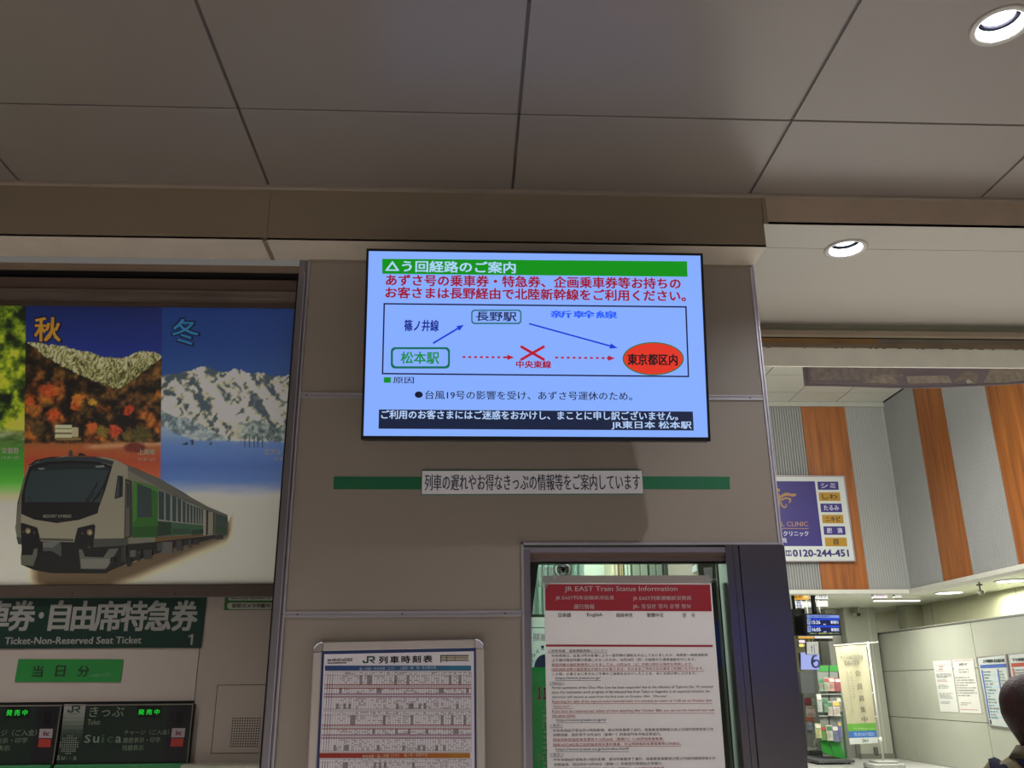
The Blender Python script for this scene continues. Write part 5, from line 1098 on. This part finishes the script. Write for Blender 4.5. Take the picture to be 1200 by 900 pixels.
for x in (1033, 1042.8, 1052): obj('mullion', G().pp(pl, [(x, 712), (x + .8, 712), (x + 3.5, 742), (x + 2.7, 742)], .02), ink('#55554e'), t)
obj('dark_banner', G().pp(pl, [(1043, 715), (1051, 714), (1053, 742), (1046, 742)], .015), ink('#1a1a2a'), t); obj('pale_notice', G().pp(pl, [(1053.5, 731), (1062, 731), (1063, 740), (1055, 740)], .02), ink('#b4b19c'), t)
obj('lower_glass', G().box(t.location.x - .5, t.location.x + .5, 26, 26.1, 0, t.location.z), MATS['shop_dark'], t)

# security cameras
c = atZ(1146.5, 678.5, LZ); t = thing('security_camera', 'dark dome security camera on a short pole under the concourse ceiling', 'camera', c)
s_ = (atY(1200, 700, c.y).x - atY(1199, 700, c.y).x)
obj('ceiling_plate', G().lathe(c, [(0, -.02), (3.0 * s_, -.02), (3.2 * s_, 0)], 24), M('cam_plate', '#8a8b7c', .5), t)
z1 = atY(1149, 693, c.y).z; obj('pole', G().tube([c, (c.x, c.y, z1)], .8 * s_, 10), m_dark, t)
zc = atY(1147, 685.3, c.y).z; obj('collar', G().lathe((c.x, c.y, zc), [(0, -.8 * s_), (3.3 * s_, -.8 * s_), (3.3 * s_, .6 * s_), (0, .6 * s_)], 20), m_dark, t)
obj('dome', G().ell((c.x + .2 * s_, c.y, atY(1149, 694.5, c.y).z), 3.7 * s_, 3.7 * s_, 3.1 * s_), M('dome_grey', '#8d8f80', .25, metal=.3), t)
obj('lens', G().ell((c.x + .6 * s_, c.y - 3.0 * s_, atY(1149, 695, c.y).z), 1.5 * s_, 1.2 * s_, 1.5 * s_), m_black, t)
Yk = 19.93; pl = yplane(Yk); c = pl.px(996, 708); s_ = (pl.px(1001, 700) - pl.px(1000, 700)).x
t = thing('security_camera', 'pale box camera on a curved arm mounted on the column', 'camera', c)
obj('wall_plate', G().lathe((c.x, 20.0, c.z), [(0, .03), (3.1 * s_, .03), (3.3 * s_, 0)], 24, (0, -1, 0)), M('plate_grey', '#7d7f76', .4, metal=.3), t)
def pk(x, y, d=0): p = pl.px(x, y); return (p.x, Yk - d, p.z)
obj('arm', G().tube([pk(998, 705.8, -.05), pk(1000, 706.3, .15), pk(1001.8, 709, .2), pk(1002.5, 713, .2), pk(1002.2, 718, .2)], .6 * s_, 8), m_white, t)
obj('cable', G().tube([pk(996.5, 710, -.05), pk(997.2, 716, 0), pk(999, 721, .15)], .25 * s_, 6), m_dark, t)
a = Vector(pk(998.4, 721.5, .25)); g = G(); g.bev([a + Vector((0, 0, -1.9 * s_)), Vector((9.5 * s_, .12, 1.1 * s_)), Vector((0, .22, 0)), Vector((-.3 * s_, 0, 4.4 * s_))], .012); obj('body', g, M('cam_body', '#b9b69c', .4), t)
obj('lens_window', G().bev([a + Vector((.2 * s_, -.01, -1.7 * s_)), Vector((4.2 * s_, 0, .4 * s_)), Vector((0, .02, 0)), Vector((-.1 * s_, 0, 3.4 * s_))], .005), m_black, t)
obj('bracket', G().tube([pk(1003.5, 719, .2), pk(1007, 716.4, .2), pk(1009.3, 716.8, .2), pk(1008.3, 719, .2)], .5 * s_, 6), m_white, t)

# notices and route boards on the partition
xp = Plane((XT - .004, 18, 0), (0, -1, 0), PZ)
def wallsheet(name, label, cat, P, c, group=None):
    t = thing(name, label, cat, xp.px((P[2][0] + P[3][0]) / 2, P[2][1]), group)
    g = G(); q = [xp.px(x, y, 0) for x, y in P][::-1]; g.prism(q, xp.n * .004); obj('paper', g, M('sheet_' + c, c, .5, var=.01), t); return t
t = wallsheet('notice_paper', 'white notice with a pink boxed heading, left one of the pair on the stone partition', 'notice', [(1093.2, 774.6), (1114.5, 773.6), (1124, 834.8), (1102.4, 834.2)], '#c6c7c0')
H1 = .006
g = G(); scribble(g, xp, (1097.6, 789, 1115.5, 794.5), H1, 4, .6); scribble(g, xp, (1099.5, 802, 1113, 807), H1, 3, .5); scribble(g, xp, (1101, 811.5, 1118, 819), H1, 4, .5); scribble(g, xp, (1102.5, 821.5, 1116, 825), H1, 2, .5); obj('small_print', g, ink('#55585a'), t, kind='stuff')
g = G(); scribble(g, xp, (1098.5, 796, 1116, 799.5), H1, 2, .5); scribble(g, xp, (1100.5, 779.8, 1109, 782), H1, 1, .8); scribble(g, xp, (1100, 783, 1111, 785), H1, 1, .8); obj('red_print', g, ink('#a8505a'), t, kind='stuff')
obj('box_line', G().pp(xp, [(1096, 779), (1113.2, 778), (1113.3, 778.4), (1096, 779.4)], H1).pp(xp, [(1097, 786.2), (1114.4, 785.6), (1114.5, 786), (1097, 786.6)], H1), ink('#a88a90'), t)
t = wallsheet('notice_paper', 'white notice with bold black lines and red border, right one of the pair', 'notice', [(1116.4, 773.2), (1140.5, 772), (1151, 836.4), (1125.6, 835.2)], '#c8c7bf')
obj('small_print', scribble(G(), xp, (1121.5, 792.5, 1144.5, 816.5), H1, 8, .45), ink('#3c3f42'), t, kind='stuff'); text(t, 'heading_text', xp, 'お知らせ', (1124.4, 776.8, 1133.6, 780.2), H1, ink('#3c3f42'), bold=.03)
obj('small_print', scribble(G(), xp, (1123.6, 783, 1136, 789), H1, 2, .5), ink('#3c3f42'), t, kind='stuff'); obj('small_print', scribble(G(), xp, (1126, 822.5, 1139, 827), H1, 2, .45), ink('#777a7c'), t, kind='stuff')
obj('red_line', G().pp(xp, [(1118.4, 774.2), (1138.6, 773.2), (1138.7, 773.8), (1118.5, 774.8)], H1).pp(xp, [(1126, 830.8), (1146.8, 831.8), (1146.9, 832.4), (1126.1, 831.4)], H1), ink('#a86a70'), t)
def board(label, P, c1, c2, full):
    t = thing('route_board', label, 'notice board', xp.px((P[2][0] + P[3][0]) / 2, P[2][1]), 'framed timetables on the stone partition')
    g = G(); q = [xp.px(x, y, 0) for x, y in P][::-1]; g.prism(q, xp.n * .03); obj('frame', g, m_alu, t)
    I = [(P[0][0] + 1.6, P[0][1] + 1.5), (P[1][0] - 1.4, P[1][1] + 1.3), (P[2][0] - 1.6, P[2][1] - 1.6), (P[3][0] + 1.4, P[3][1] - 1.6)]
    s_ = obj('sheet', G().pp(xp, I, .032), M('route_sheet', '#b9bfbc', .4, var=.01), t); return t, s_, I
t, s_, I = board('framed timetable with blue heading on the stone partition, left of the red one', [(1146.2, 770), (1181, 766.6), (1193, 855), (1160.6, 851)], 0, 0, 1)
hb = .036
obj('blue_heading', G().pp(xp, [(1150.5, 779.4), (1181, 777.6), (1181.6, 782), (1151.2, 783.2)], hb), ink('#3a589c'), s_)
text(s_, 'heading_text', xp, '上り時刻表 名古屋方面', (1154, 772.4, 1179.5, 776.3), hb, ink('#22262c'), bold=.04)
obj('blue_column', G().pp(xp, [(1152, 785), (1153.6, 785), (1163, 842), (1161.6, 842)], hb).pp(xp, [(1170.6, 784), (1172.2, 784), (1176.5, 812), (1175, 812)], hb), ink('#44609c'), s_)
g = G(); g2_ = G()
for k in range(16):
    y = 786 + k * 3.6; x0 = 1154.5 + k * .63; scribble(g, xp, (x0, y, x0 + 15.5 - (k % 3) * 4, y + 2.2), hb, 1, .75); 
    if k % 2: g2_.pp(xp, [(x0 - .6, y - .6), (x0 + 16, y - .9), (x0 + 16.3, y + 2.3), (x0 - .3, y + 2.6)], hb - .002)
    if k < 8: scribble(g, xp, (1173 + k * .6, y - .4, 1181 + k * .5, y + 1.8), hb, 1, .75)
obj('tiny_figures', g, ink('#4c5660'), s_, kind='stuff'); obj('row_tint', g2_, ink('#a9bcc0'), s_, kind='stuff')
obj('black_mark', G().pp(xp, [(1162, 843.5), (1163.6, 843.3), (1164.6, 848.5), (1163, 848.6)], hb), ink('#222428'), s_)
t, s_, I = board('framed timetable with red heading, partly behind the person', [(1183, 766.4), (1226, 762), (1240, 858), (1195, 855)], 0, 0, 1)
obj('red_heading', G().pp(xp, [(1187.2, 777.3), (1226, 775), (1226.6, 779.6), (1187.8, 781.6)], hb), ink('#a0402f'), s_)
text(s_, 'heading_text', xp, '下り時刻表 長野方面', (1188.5, 770.6, 1222, 774.6), hb, ink('#22262c'), bold=.04)
obj('red_column', G().pp(xp, [(1188.3, 783), (1190.6, 783), (1193.5, 800), (1191, 800)], hb), ink('#a85a48'), s_); obj('tiny_figures', scribble(G(), xp, (1192.5, 783, 1222, 800), hb, 5, .5), ink('#4c5660'), s_, kind='stuff')

# nobori flag on a white stand
YN = 17.7; fpn = yplane(YN)
t = thing('banner_flag', 'cream upright banner flag with blue and green bands on a white stand', 'flag', (fpn.px(1034, 890).x, YN, 0))
L = lambda y: 978.7 + (y - 757) * .150; R_ = lambda y: 1014.6 + (y - 755.6) * .126
def fb(y0, y1, y0r, y1r): return [(L(y0), y0), (R_(y0r), y0r), (R_(y1r), y1r), (L(y1), y1)]
def cloth(name, y0, y1, y0r, y1r, mat, n=14, m=14):
    g = G()
    for j in range(m + 1):
        for i in range(n + 1):
            f = i / n; s2 = j / m; yl = y0 + (y1 - y0) * s2; yr = y0r + (y1r - y0r) * s2
            p = fpn.px(L(yl) * (1 - f) + R_(yr) * f, yl * (1 - f) + yr * f); p.y += .012 * math.sin(f * 9 + yl * .05) ; g.v.append(p)
    for j in range(m):
        for i in range(n): a = j * (n + 1) + i; g.f.append((a, a + n + 1, a + n + 2, a + 1))
    g.sm = True; return obj(name, g, mat, t)
cloth('cream_cloth', 757.2, 848.2, 755.6, 847, M('cream_cloth', '#aaa588', .7, var=.03)); cloth('green_band', 848.2, 857.2, 847, 856, M('band_green', '#5d9a38', .6), m=2)
cloth('blue_band', 857.2, 865, 856, 863.8, M('band_blue', '#2c66ac', .6), m=2); cloth('white_band', 865, 872.5, 863.8, 870.6, M('band_white', '#c4cac4', .6), m=2)
fp2 = yplane(YN - .03)
for s_, y in zip('会員募集中', (789, 804.6, 818.5, 831.5, 843)):
    xm_ = 1005.5 + (y - 790) * .145; text(t, 'character', fp2, s_, (xm_ - 3.3, y - 3.5, xm_ + 3.3, y + 3.5), .004, ink('#4c4a3e'), bold=.01)
for k in range(16):
    y = 788 + k * 3.2; xm_ = 997.4 + (y - 790) * .14
    if k < 10: text(t, 'side_character', fp2, '観光案内のお得な情報'[k], (xm_ - 1, y - 1.1, xm_ + 1, y + 1.1), .004, ink('#77745e'))
    xm_ -= 4.4; text(t, 'side_character', fp2, '毎月の旅行をもっと楽しくする会です'[k], (xm_ - 1, y - 1.1, xm_ + 1, y + 1.1), .004, ink('#77745e'))
text(t, 'heading_text', fp2, '大人の休日倶楽部', (984.5, 767.2, 1011.4, 772.6), .004, ink('#6c6a5e'), bold=.02); text(t, 'heading_text', fp2, '会員の皆様', (989, 773.6, 1007, 779), .004, ink('#6c6a5e'), bold=.02)
obj('heading_marks', scribble(G(), fp2, (983.5, 764.8, 1010, 766.4), .004, 1, .7), ink('#6c6a5e'), t, kind='stuff')
text(t, 'band_text', fp2, '今すぐお申込みください', (1000, 852.8, 1025, 855), .004, ink('#b6cc9c')); text(t, 'band_text', fp2, 'お問い合わせはみどりの窓口まで', (1000.5, 858, 1025, 862.6), .004, ink('#b9c8dc')); text(t, 'band_text', fp2, 'びゅう', (1010.5, 866, 1017.5, 869.8), .004, ink('#3c443e'), bold=.03)
pp_ = lambda x, y: fpn.px(x, y)
b0_ = pp_(1035.5, 893); tp0 = pp_(1014.5, 752)
bx = b0_.x
obj('pole', G().tube([(bx, YN, .05), (bx + .0, YN, tp0.z)], .018, 8), m_white, t)
obj('cross_bar', G().tube([pp_(977, 756.6), pp_(1029, 752.6)], .012, 8), m_white, t); obj('pole_joint', G().tube([(bx, YN, .42), (bx, YN, .55)], .03, 8), m_white, t)
for y in (757, 784, 812, 840, 866): p = pp_(R_(y), y); obj('loop', G().tube([p, (bx, YN, p.z)], .01, 6), m_white, t)
obj('water_base', G().box(bx - .3, bx + .3, YN - .25, YN + .25, 0, .10, b=.02).box(bx - .2, bx + .2, YN - .2, YN + .2, .10, .14, b=.01), M('base_white', '#a4a69f', .5), t)

# leaflet racks
YR = 19.0; rk = Plane((atY(978, 890, YR).x, YR, 0), PX, (0, .10, 1))
t = thing('leaflet_rack', 'bright green leaflet rack full of brochures beside the banner flag', 'rack', (rk.px(975, 893).x, YR, 0))
def rq(name, P, mat, h=0): return obj(name, G().pp(rk, P, h), mat, t)
m_rg = M('rack_green', '#2a8a30', .35, var=.03); m_rgr = M('rack_grey', '#7d827c', .5, var=.03)
TL, TR, BL, BR = (957.6, 779.7), (988.5, 779.5), (960.5, 884), (993.2, 889)
g = G(); q = [rk.px(x, y, -.01) for x, y in ((957.6, 779.7), (981, 779.5), (990.5, 887.5), (963, 880))]; g.prism(q[::-1], (0, .22, 0)); obj('body', g, m_rgr, t)
rq('header_left', [(958.2, 779.8), (971, 779.7), (971.3, 786.8), (959, 786.8)], m_rg, .004); rq('header_right', [(972, 779.7), (981.5, 779.6), (982.4, 786.8), (972.3, 786.8)], m_rg, .004)
rq('lower_left', [(960, 868), (970.4, 867.6), (976.8, 886.4), (964.2, 882)], m_rg, .006); rq('lower_right', [(971, 867.6), (984.4, 870), (990.8, 889.4), (977.4, 886.6)], m_rg, .006)
rq('centre_gap', [(970.9, 779.7), (972, 779.7), (972.5, 868), (971.3, 868)], m_black, .006)
g = G(); a_, b2_, c_, d_ = rk.px(981.6, 779.6, 0), rk.px(990.8, 889.2, 0), rk.px(990.8, 889.2, 0) + Vector((.13, .2, 0)), rk.px(981.6, 779.6, 0) + Vector((.07, .2, 0)); m_ = rk.px(984.6, 858, .0)
g.quad(a_, b2_, c_, d_).quad(a_ + Vector((0, .22, 0)), b2_ + Vector((0, .3, 0)), b2_, a_); obj('side_panel', g, M('rack_green_dark', '#1c6a2a', .4), t)
obj('base_plate', G().box(rk.px(951, 888).x, rk.px(993.5, 890).x, YR - .35, YR + .5, .03, .09, b=.01), M('rack_base', '#55585a', .4), t)
for x in (953, 962, 990): obj('caster', G().ell((rk.px(x, 890).x, YR - .2, .03), .03, .03, .03), m_black, t)
for y in (813.5, 838.8, 866.5): obj('shelf', G().slab(rk, rk.hit(958.5, y)[0], rk.hit(985.6, y)[0], rk.hit(972, y + 1)[1], rk.hit(972, y - .4)[1], 0, .05), M('shelf_grey', '#8c918c', .5), t)
LF = [(957.2, 795.2, 5.0, 15.5, '#7f9484', 'grey-green leaflet, far left of the top shelf of the green rack'), (962.4, 794.6, 5.2, 15.8, '#9aa890', 'pale green leaflet, second from left on the top shelf'),
      (969, 794.6, 6, 15.8, '#b98a80', 'pink and red leaflet on the top shelf, left of the crimson one'), (975.2, 795, 6.2, 15.6, '#a04a58', 'crimson leaflet at the right end of the top shelf'),
      (954.6, 813.6, 5, 21, '#a3aca2', 'tall grey leaflet, far left of the middle shelf'), (962, 818.6, 4.6, 16.5, '#6f8a72', 'dark green leaflet on the middle shelf'), (967, 822.2, 5.2, 17, '#c0b3ac', 'white leaflet with faint red print on the middle shelf'),
      (973, 822.0, 6.6, 17.6, '#c9bfb8', 'white leaflet with crimson corner on the middle shelf'), (978, 817.5, 4.6, 16.5, '#8a8d80', 'brown-grey leaflet at the right end of the middle shelf'),
      (952.3, 848.2, 6, 17, '#b9b886', 'yellow topped leaflet, far left of the bottom shelf'), (958.2, 850.6, 6.2, 17, '#6d9a50', 'green and white leaflet on the bottom shelf'), (965.2, 850.2, 6.2, 18, '#c4c3b0', 'white leaflet in the middle of the bottom shelf'),
      (972.8, 850.4, 6.2, 19, '#7f80a8', 'violet leaflet on the bottom shelf'), (978.6, 845.4, 3.6, 18.5, '#6a6fa6', 'narrow blue leaflet at the right end of the bottom shelf')]
rr = random.Random(9)
for n_lf, (x, y, w_, h_, c, lb) in enumerate(LF):
    w_ *= 1.12
    e_ = .055 + .03 * (n_lf % 2)
    o = thing('leaflet', lb, 'leaflet', rk.px(x + w_ / 2, y + h_, .06), 'leaflets in the green rack')
    k = .13 * h_
    g = G(); q = [rk.px(a, b_, e_ + .012 + .02 * (b_ == y)) for a, b_ in ((x, y), (x + w_, y), (x + w_ + k, y + h_), (x + k, y + h_))]; g.prism(q[::-1], (0, .01, 0)); obj('paper', g, M('leaf_' + c, c, .5, var=.03), o)
    g = G(); scribble(g, rk, (x + 1.2, y + h_ * .45, x + w_ + k * .3, y + h_ * .9), e_ + .04, 4, .6, rnd=rr); obj('print', g, ink(rr.choice(['#6a6a62', '#7a5048', '#4a6a52'])), o, kind='stuff')
    obj('title_block', G().pp(rk, [(x + .6, y + 1.5), (x + w_ - .4, y + 1.5), (x + w_ + k * .25, y + h_ * .32), (x + .6 + k * .3, y + h_ * .32)], e_ + .04), ink(rr.choice(['#a84450', '#3f7a50', '#d6d2c0', '#c8b04a'])), o)
YQ = 20.1; r2_ = yplane(YQ)
t = thing('display_stand', 'grey wire leaflet stand with slanted white leg behind the steel post', 'stand', (r2_.px(950, 890).x, YQ, 0))
g = G(); q = [r2_.px(x, y) for x, y in ((942, 812), (957, 814), (960, 882), (948, 880))]; g.prism(q[::-1], (0, .1, 0)); obj('back_panel', g, m_rgr, t)
obj('slanted_leg', G().tube([r2_.px(956.5, 835, .35), r2_.px(947.4, 873, .35)], .03, 8), m_white, t); obj('foot_bar', G().box(r2_.px(946, 880).x, r2_.px(962, 880).x, YQ - .5, YQ + .1, .0, .06), m_alu, t)
obj('cross_foot', G().box(r2_.px(946, 880).x, r2_.px(963, 880).x, YQ - .1, YQ - .02, .18, .24), M('cross_foot', '#a9ada8', .4), t)
for x, y, w_, h_, c, lb in ((941.5, 818, 7, 8, '#7a2a34', 'dark red leaflet at the top of the grey stand'), (943, 827, 11, 3.2, '#aaa78c', 'beige wide leaflet under the dark red one'), (943, 830.5, 10.5, 9.5, '#b9a8a0', 'pinkish leaflet in the middle of the grey stand'), (943.5, 840, 8, 6, '#a85a40', 'orange leaflet low on the grey stand'), (944.3, 846, 5.5, 9, '#8f9cae', 'pale blue leaflet at the bottom of the grey stand'), (949.5, 819, 4.5, 9, '#9aa89a', 'grey-green leaflet at the right top of the grey stand')):
    o = thing('leaflet', lb, 'leaflet', r2_.px(x + w_ / 2, y + h_, .05), 'leaflets on the grey stand')
    g = G(); k = .1 * h_; q = [r2_.px(a, b_, .08) for a, b_ in ((x, y), (x + w_, y), (x + w_ + k, y + h_), (x + k, y + h_))]; g.prism(q[::-1], (0, .03, 0)); obj('paper', g, M('leaf_' + c, c, .5, var=.03), o)
    obj('print', scribble(G(), r2_, (x + 1, y + h_ * .4, x + w_, y + h_ * .9), .09, 3, .6, rnd=rr), ink('#77776e'), o, kind='stuff')
t = thing('wall_socket', 'small dark grey box low on the column behind the flag', 'socket', yplane(19.97).px(1026, 882))
pl = yplane(19.97); ua, ub = pl.hit(1024, 878)[0], pl.hit(1028.6, 878)[0]; obj('box', G().box(ua, ub, 19.95, 20.0, pl.hit(1026, 884.5)[1], pl.hit(1026, 875.5)[1], b=.01), M('socket_grey', '#5a5b55', .5), t)

# ------------------------------------------------------------------ person at the right edge, seen from behind her left
def remeshed(name, g, mat, parent, vox=.012, smooth=2):
    """one continuous surface grown from overlapping limbs"""
    o = obj(name, g, mat, parent)
    bm = bmesh.new(); bm.from_mesh(o.data); bmesh.ops.recalc_face_normals(bm, faces=bm.faces); bm.to_mesh(o.data); bm.free()
    md = o.modifiers.new('r', 'REMESH'); md.mode = 'VOXEL'; md.voxel_size = vox
    sm = o.modifiers.new('s', 'SMOOTH'); sm.factor = .5; sm.iterations = smooth
    bpy.context.view_layer.update()
    me = bpy.data.meshes.new_from_object(o.evaluated_get(bpy.context.evaluated_depsgraph_get())); o.modifiers.clear(); me.materials.clear(); me.materials.append(mat); me.shade_smooth(); o.data = me
    return o
PY = 3.25
hc_ = atY(1210, 829, PY)
per = thing('person', 'person with short dark brown hair and olive jacket with navy bands, at the right edge', 'person', (hc_.x, PY, 0))
px_, py_, hz = hc_.x, PY, hc_.z
# local frame: f = forward (away and to the right), l = her left
fa = rad(28); Fd = Vector((math.cos(fa), math.sin(fa), 0)); Ld = Vector((-math.sin(fa), math.cos(fa), 0))
def Q(f, l, z): return Vector((px_, py_, 0)) + Fd * f + Ld * l + Vector((0, 0, z))
def loft(g, rings, n=20):
    """rings: (f, l, z, half depth, half width)"""
    k = len(g.v)
    for f, l, z, d, w_ in rings:
        for j in range(n): q = 2 * math.pi * j / n; g.v.append(Q(f + d * math.cos(q), l + w_ * math.sin(q), z))
    for i in range(len(rings) - 1):
        for j in range(n): g.f.append((k + i * n + j, k + i * n + (j + 1) % n, k + (i + 1) * n + (j + 1) % n, k + (i + 1) * n + j))
    g.f.append(tuple(k + j for j in range(n))[::-1]); g.f.append(tuple(k + (len(rings) - 1) * n + j for j in range(n))); g.sm = True; return g
sk = M('skin', '#b98d72', .5, var=.04); jk = M('olive_jacket', '#5d5238', .85, var=.12, scale=30, bump=.15, bscale=90); nv = M('navy_band', '#15162a', .9, var=.1, scale=30, spec=.1)
T_ = hz + .115   # crown
sh_ = T_ - .315  # shoulder height
body = G()
loft(body, [(0, 0, .80, .10, .15), (0, 0, .90, .11, .155), (-.005, 0, 1.0, .10, .135), (0, 0, sh_ - .08, .11, .165), (-.01, 0, sh_, .075, .15), (-.008, 0, sh_ + .04, .055, .07), (.0, 0, sh_ + .08, .05, .052), (.012, 0, sh_ + .13, .05, .05)])
# head
hq = Q(.012, 0, hz + .005); k0 = len(body.v); body.ell(hq, .088, .082, .112)
body.ell(Q(.045, 0, hz - .05), .05, .05, .055)          # jaw
body.tube([Q(.10, 0, hz + .012), Q(.118, 0, hz - .018)], [.010, .015], 8)   # nose
body.ell(Q(.0, .083, hz - .012), .018, .012, .028); body.ell(Q(.0, -.083, hz - .012), .018, .012, .028)   # ears
for s_ in (-1, 1):
    body.tube([Q(-.005, s_ * .145, sh_ - .02), Q(-.02, s_ * .185, sh_ - .16), Q(-.015, s_ * .20, sh_ - .28), Q(.06, s_ * .185, sh_ - .40), Q(.13, s_ * .16, sh_ - .47)], [.048, .042, .036, .030, .024], 12)
    hnd = Q(.155, s_ * .155, sh_ - .50); body.ell(hnd, .03, .022, .036)
    for i in range(4):
        a = Q(.165 + .003 * i, s_ * (.170 - .013 * i), sh_ - .525); L_ = (.052, .062, .058, .045)[i]
        body.tube([a, a + Fd * .012 + Vector((0, 0, -L_ * .55)), a + Fd * .004 + Vector((0, 0, -L_))], [.0085, .008, .0065], 8)
    body.tube([Q(.165, s_ * .132, sh_ - .49), Q(.185, s_ * .122, sh_ - .515), Q(.192, s_ * .124, sh_ - .54)], [.010, .009, .007], 8)
    body.tube([Q(0, s_ * .075, .86), Q(.005, s_ * .08, .46), Q(-.01, s_ * .08, .10), Q(-.005, s_ * .08, .05)], [.078, .052, .036, .036], 14)
    body.tube([Q(-.05, s_ * .08, .035), Q(.05, s_ * .085, .035), Q(.14, s_ * .09, .022)], [.032, .036, .022], 10)
remeshed('body', body, sk, per, .009, 3)
face = G()
for s_ in (-1, 1): face.ell(Q(.086, s_ * .030, hz + .008), .012, .014, .008)
eyes = obj('eyes', G().ell(Q(.088, .030, hz + .008), .010, .012, .007), M('eye_white', '#d8d4cc', .2), per); obj('iris', G().ell(Q(.096, .030, hz + .008), .004, .005, .005), m_black, eyes)
eyes2 = obj('eyes', G().ell(Q(.088, -.030, hz + .008), .010, .012, .007), M('eye_white', '#d8d4cc', .2), per); obj('iris', G().ell(Q(.096, -.030, hz + .008), .004, .005, .005), m_black, eyes2)
obj('mouth', G().ell(Q(.090, 0, hz - .052), .008, .024, .006), M('lips', '#9a4f48', .4), per)
# bobbed hair: a shell round the skull that leaves the face open, ends at the nape
hair = G()
hair.ell(Q(-.002, 0, hz + .012), .106, .098, .103)
loft(hair, [(-.010, 0, hz + .085, .060, .058), (-.014, 0, hz + .06, .080, .080), (-.018, 0, hz + .02, .088, .093), (-.022, 0, hz - .02, .084, .097), (-.018, 0, hz - .05, .074, .090), (-.012, 0, hz - .08, .062, .080), (-.010, 0, hz - .105, .050, .068), (-.012, 0, hz - .130, .040, .055), (-.016, 0, hz - .142, .020, .03)])
for s_ in (-1, 1): hair.tube([Q(.05, s_ * .07, hz + .06), Q(.045, s_ * .090, hz + .0), Q(.03, s_ * .092, hz - .06), Q(.02, s_ * .085, hz - .085)], [.03, .026, .02, .008], 10)
m_hair = M('dark_brown_hair', '#2c1512', .6, var=.45, scale=9, bump=.4, bscale=22, stretch=(6, 6, .35), spec=.3)
h_ = remeshed('hair', hair, m_hair, per, .008, 9)
loc_face = Q(.115, 0, hz - .02)
# open the fringe: push hair off the face
me = h_.data; base = wpos(h_)
for v in me.vertices:
    p = Vector(v.co) + base; d = p - Vector((px_, py_, hz)); f_ = d.dot(Fd); l_ = d.dot(Ld); z_ = d.z
    if f_ > .045 and z_ < .045 and abs(l_) < .075: v.co -= Fd * (f_ - .03)
jacket = G()
loft(jacket, [(0, 0, .74, .135, .185), (0, 0, .90, .13, .18), (0, 0, 1.02, .125, .17), (-.005, 0, sh_ - .10, .132, .19), (-.012, 0, sh_ - .01, .10, .18), (-.014, 0, sh_ + .03, .078, .115), (-.012, 0, sh_ + .055, .066, .075)])
for s_ in (-1, 1): jacket.tube([Q(-.01, s_ * .13, sh_ - .015), Q(-.012, s_ * .175, sh_ - .06), Q(-.02, s_ * .205, sh_ - .17), Q(-.018, s_ * .215, sh_ - .28), Q(.055, s_ * .195, sh_ - .39), Q(.12, s_ * .165, sh_ - .46)], [.062, .066, .060, .054, .048, .042], 14)
remeshed('jacket', jacket, jk, per, .011, 2)
g = G()
for s_ in (-1, 1): g.tube([Q(0, s_ * .08, .80), Q(.006, s_ * .085, .46), Q(-.008, s_ * .085, .10)], [.098, .072, .056], 14)
loft(g, [(0, 0, .72, .125, .17), (0, 0, .84, .13, .175), (0, 0, .92, .12, .165)])
remeshed('trousers', g, M('trousers_dark', '#2b2c33', .8), per, .012, 2)
for s_ in (-1, 1):
    g = G().tube([Q(-.07, s_ * .082, .045), Q(.0, s_ * .085, .05), (Q(.10, s_ * .09, .04)), Q(.155, s_ * .092, .028)], [.036, .044, .042, .022], 12); obj('shoe', g, M('shoe_black', '#17171a', .4), per)
# collar and the two navy bands lying over the shoulders
obj('collar', loft(G(), [(-.014, 0, sh_ + .035, .086, .10), (-.010, 0, sh_ + .075, .064, .070)]), M('collar_olive', '#4e452f', .85, var=.1), per)
bpy.context.view_layer.update()
def band_on_jacket(rows, nm='navy_band'):
    """cloth band lying on the jacket: rows of points dropped onto the real surface of the jacket"""
    jo = next(c for c in per.children if c.name.startswith('jacket')); base = wpos(jo); g = G(); n = 7
    for (xa, ya), (xb, yb) in rows:
        for i in range(n):
            d = ray(xa + (xb - xa) * i / (n - 1), ya + (yb - ya) * i / (n - 1)).normalized()
            ok, p, nn, _ = jo.ray_cast(O - base, d)
            if not ok: p = g.v[-1] - base if g.v else Vector((0, 0, sh_)); nn = Vector((0, 0, 0))
            g.v.append(p + base + nn * .006)
    for j in range(len(rows) - 1):
        for i in range(n - 1): a_ = j * n + i; g.f.append((a_, a_ + n, a_ + n + 1, a_ + 1))
    g.sm = True; o = obj(nm, g, nv, per); md = o.modifiers.new('t', 'SOLIDIFY'); md.thickness = .005; md.offset = 0; return o
band_on_jacket([((1159.5, 892), (1172.5, 886)), ((1161, 897), (1176, 890)), ((1164, 904), (1181, 898)), ((1169, 920), (1188, 914)), ((1175, 945), (1196, 940)), ((1180, 975), (1203, 970))])
band_on_jacket([((1184, 881), (1193.5, 876)), ((1188, 886), (1200, 880)), ((1194, 893), (1208, 886)), ((1203, 903), (1218, 895)), ((1212, 920), (1228, 912)), ((1218, 945), (1236, 938))])
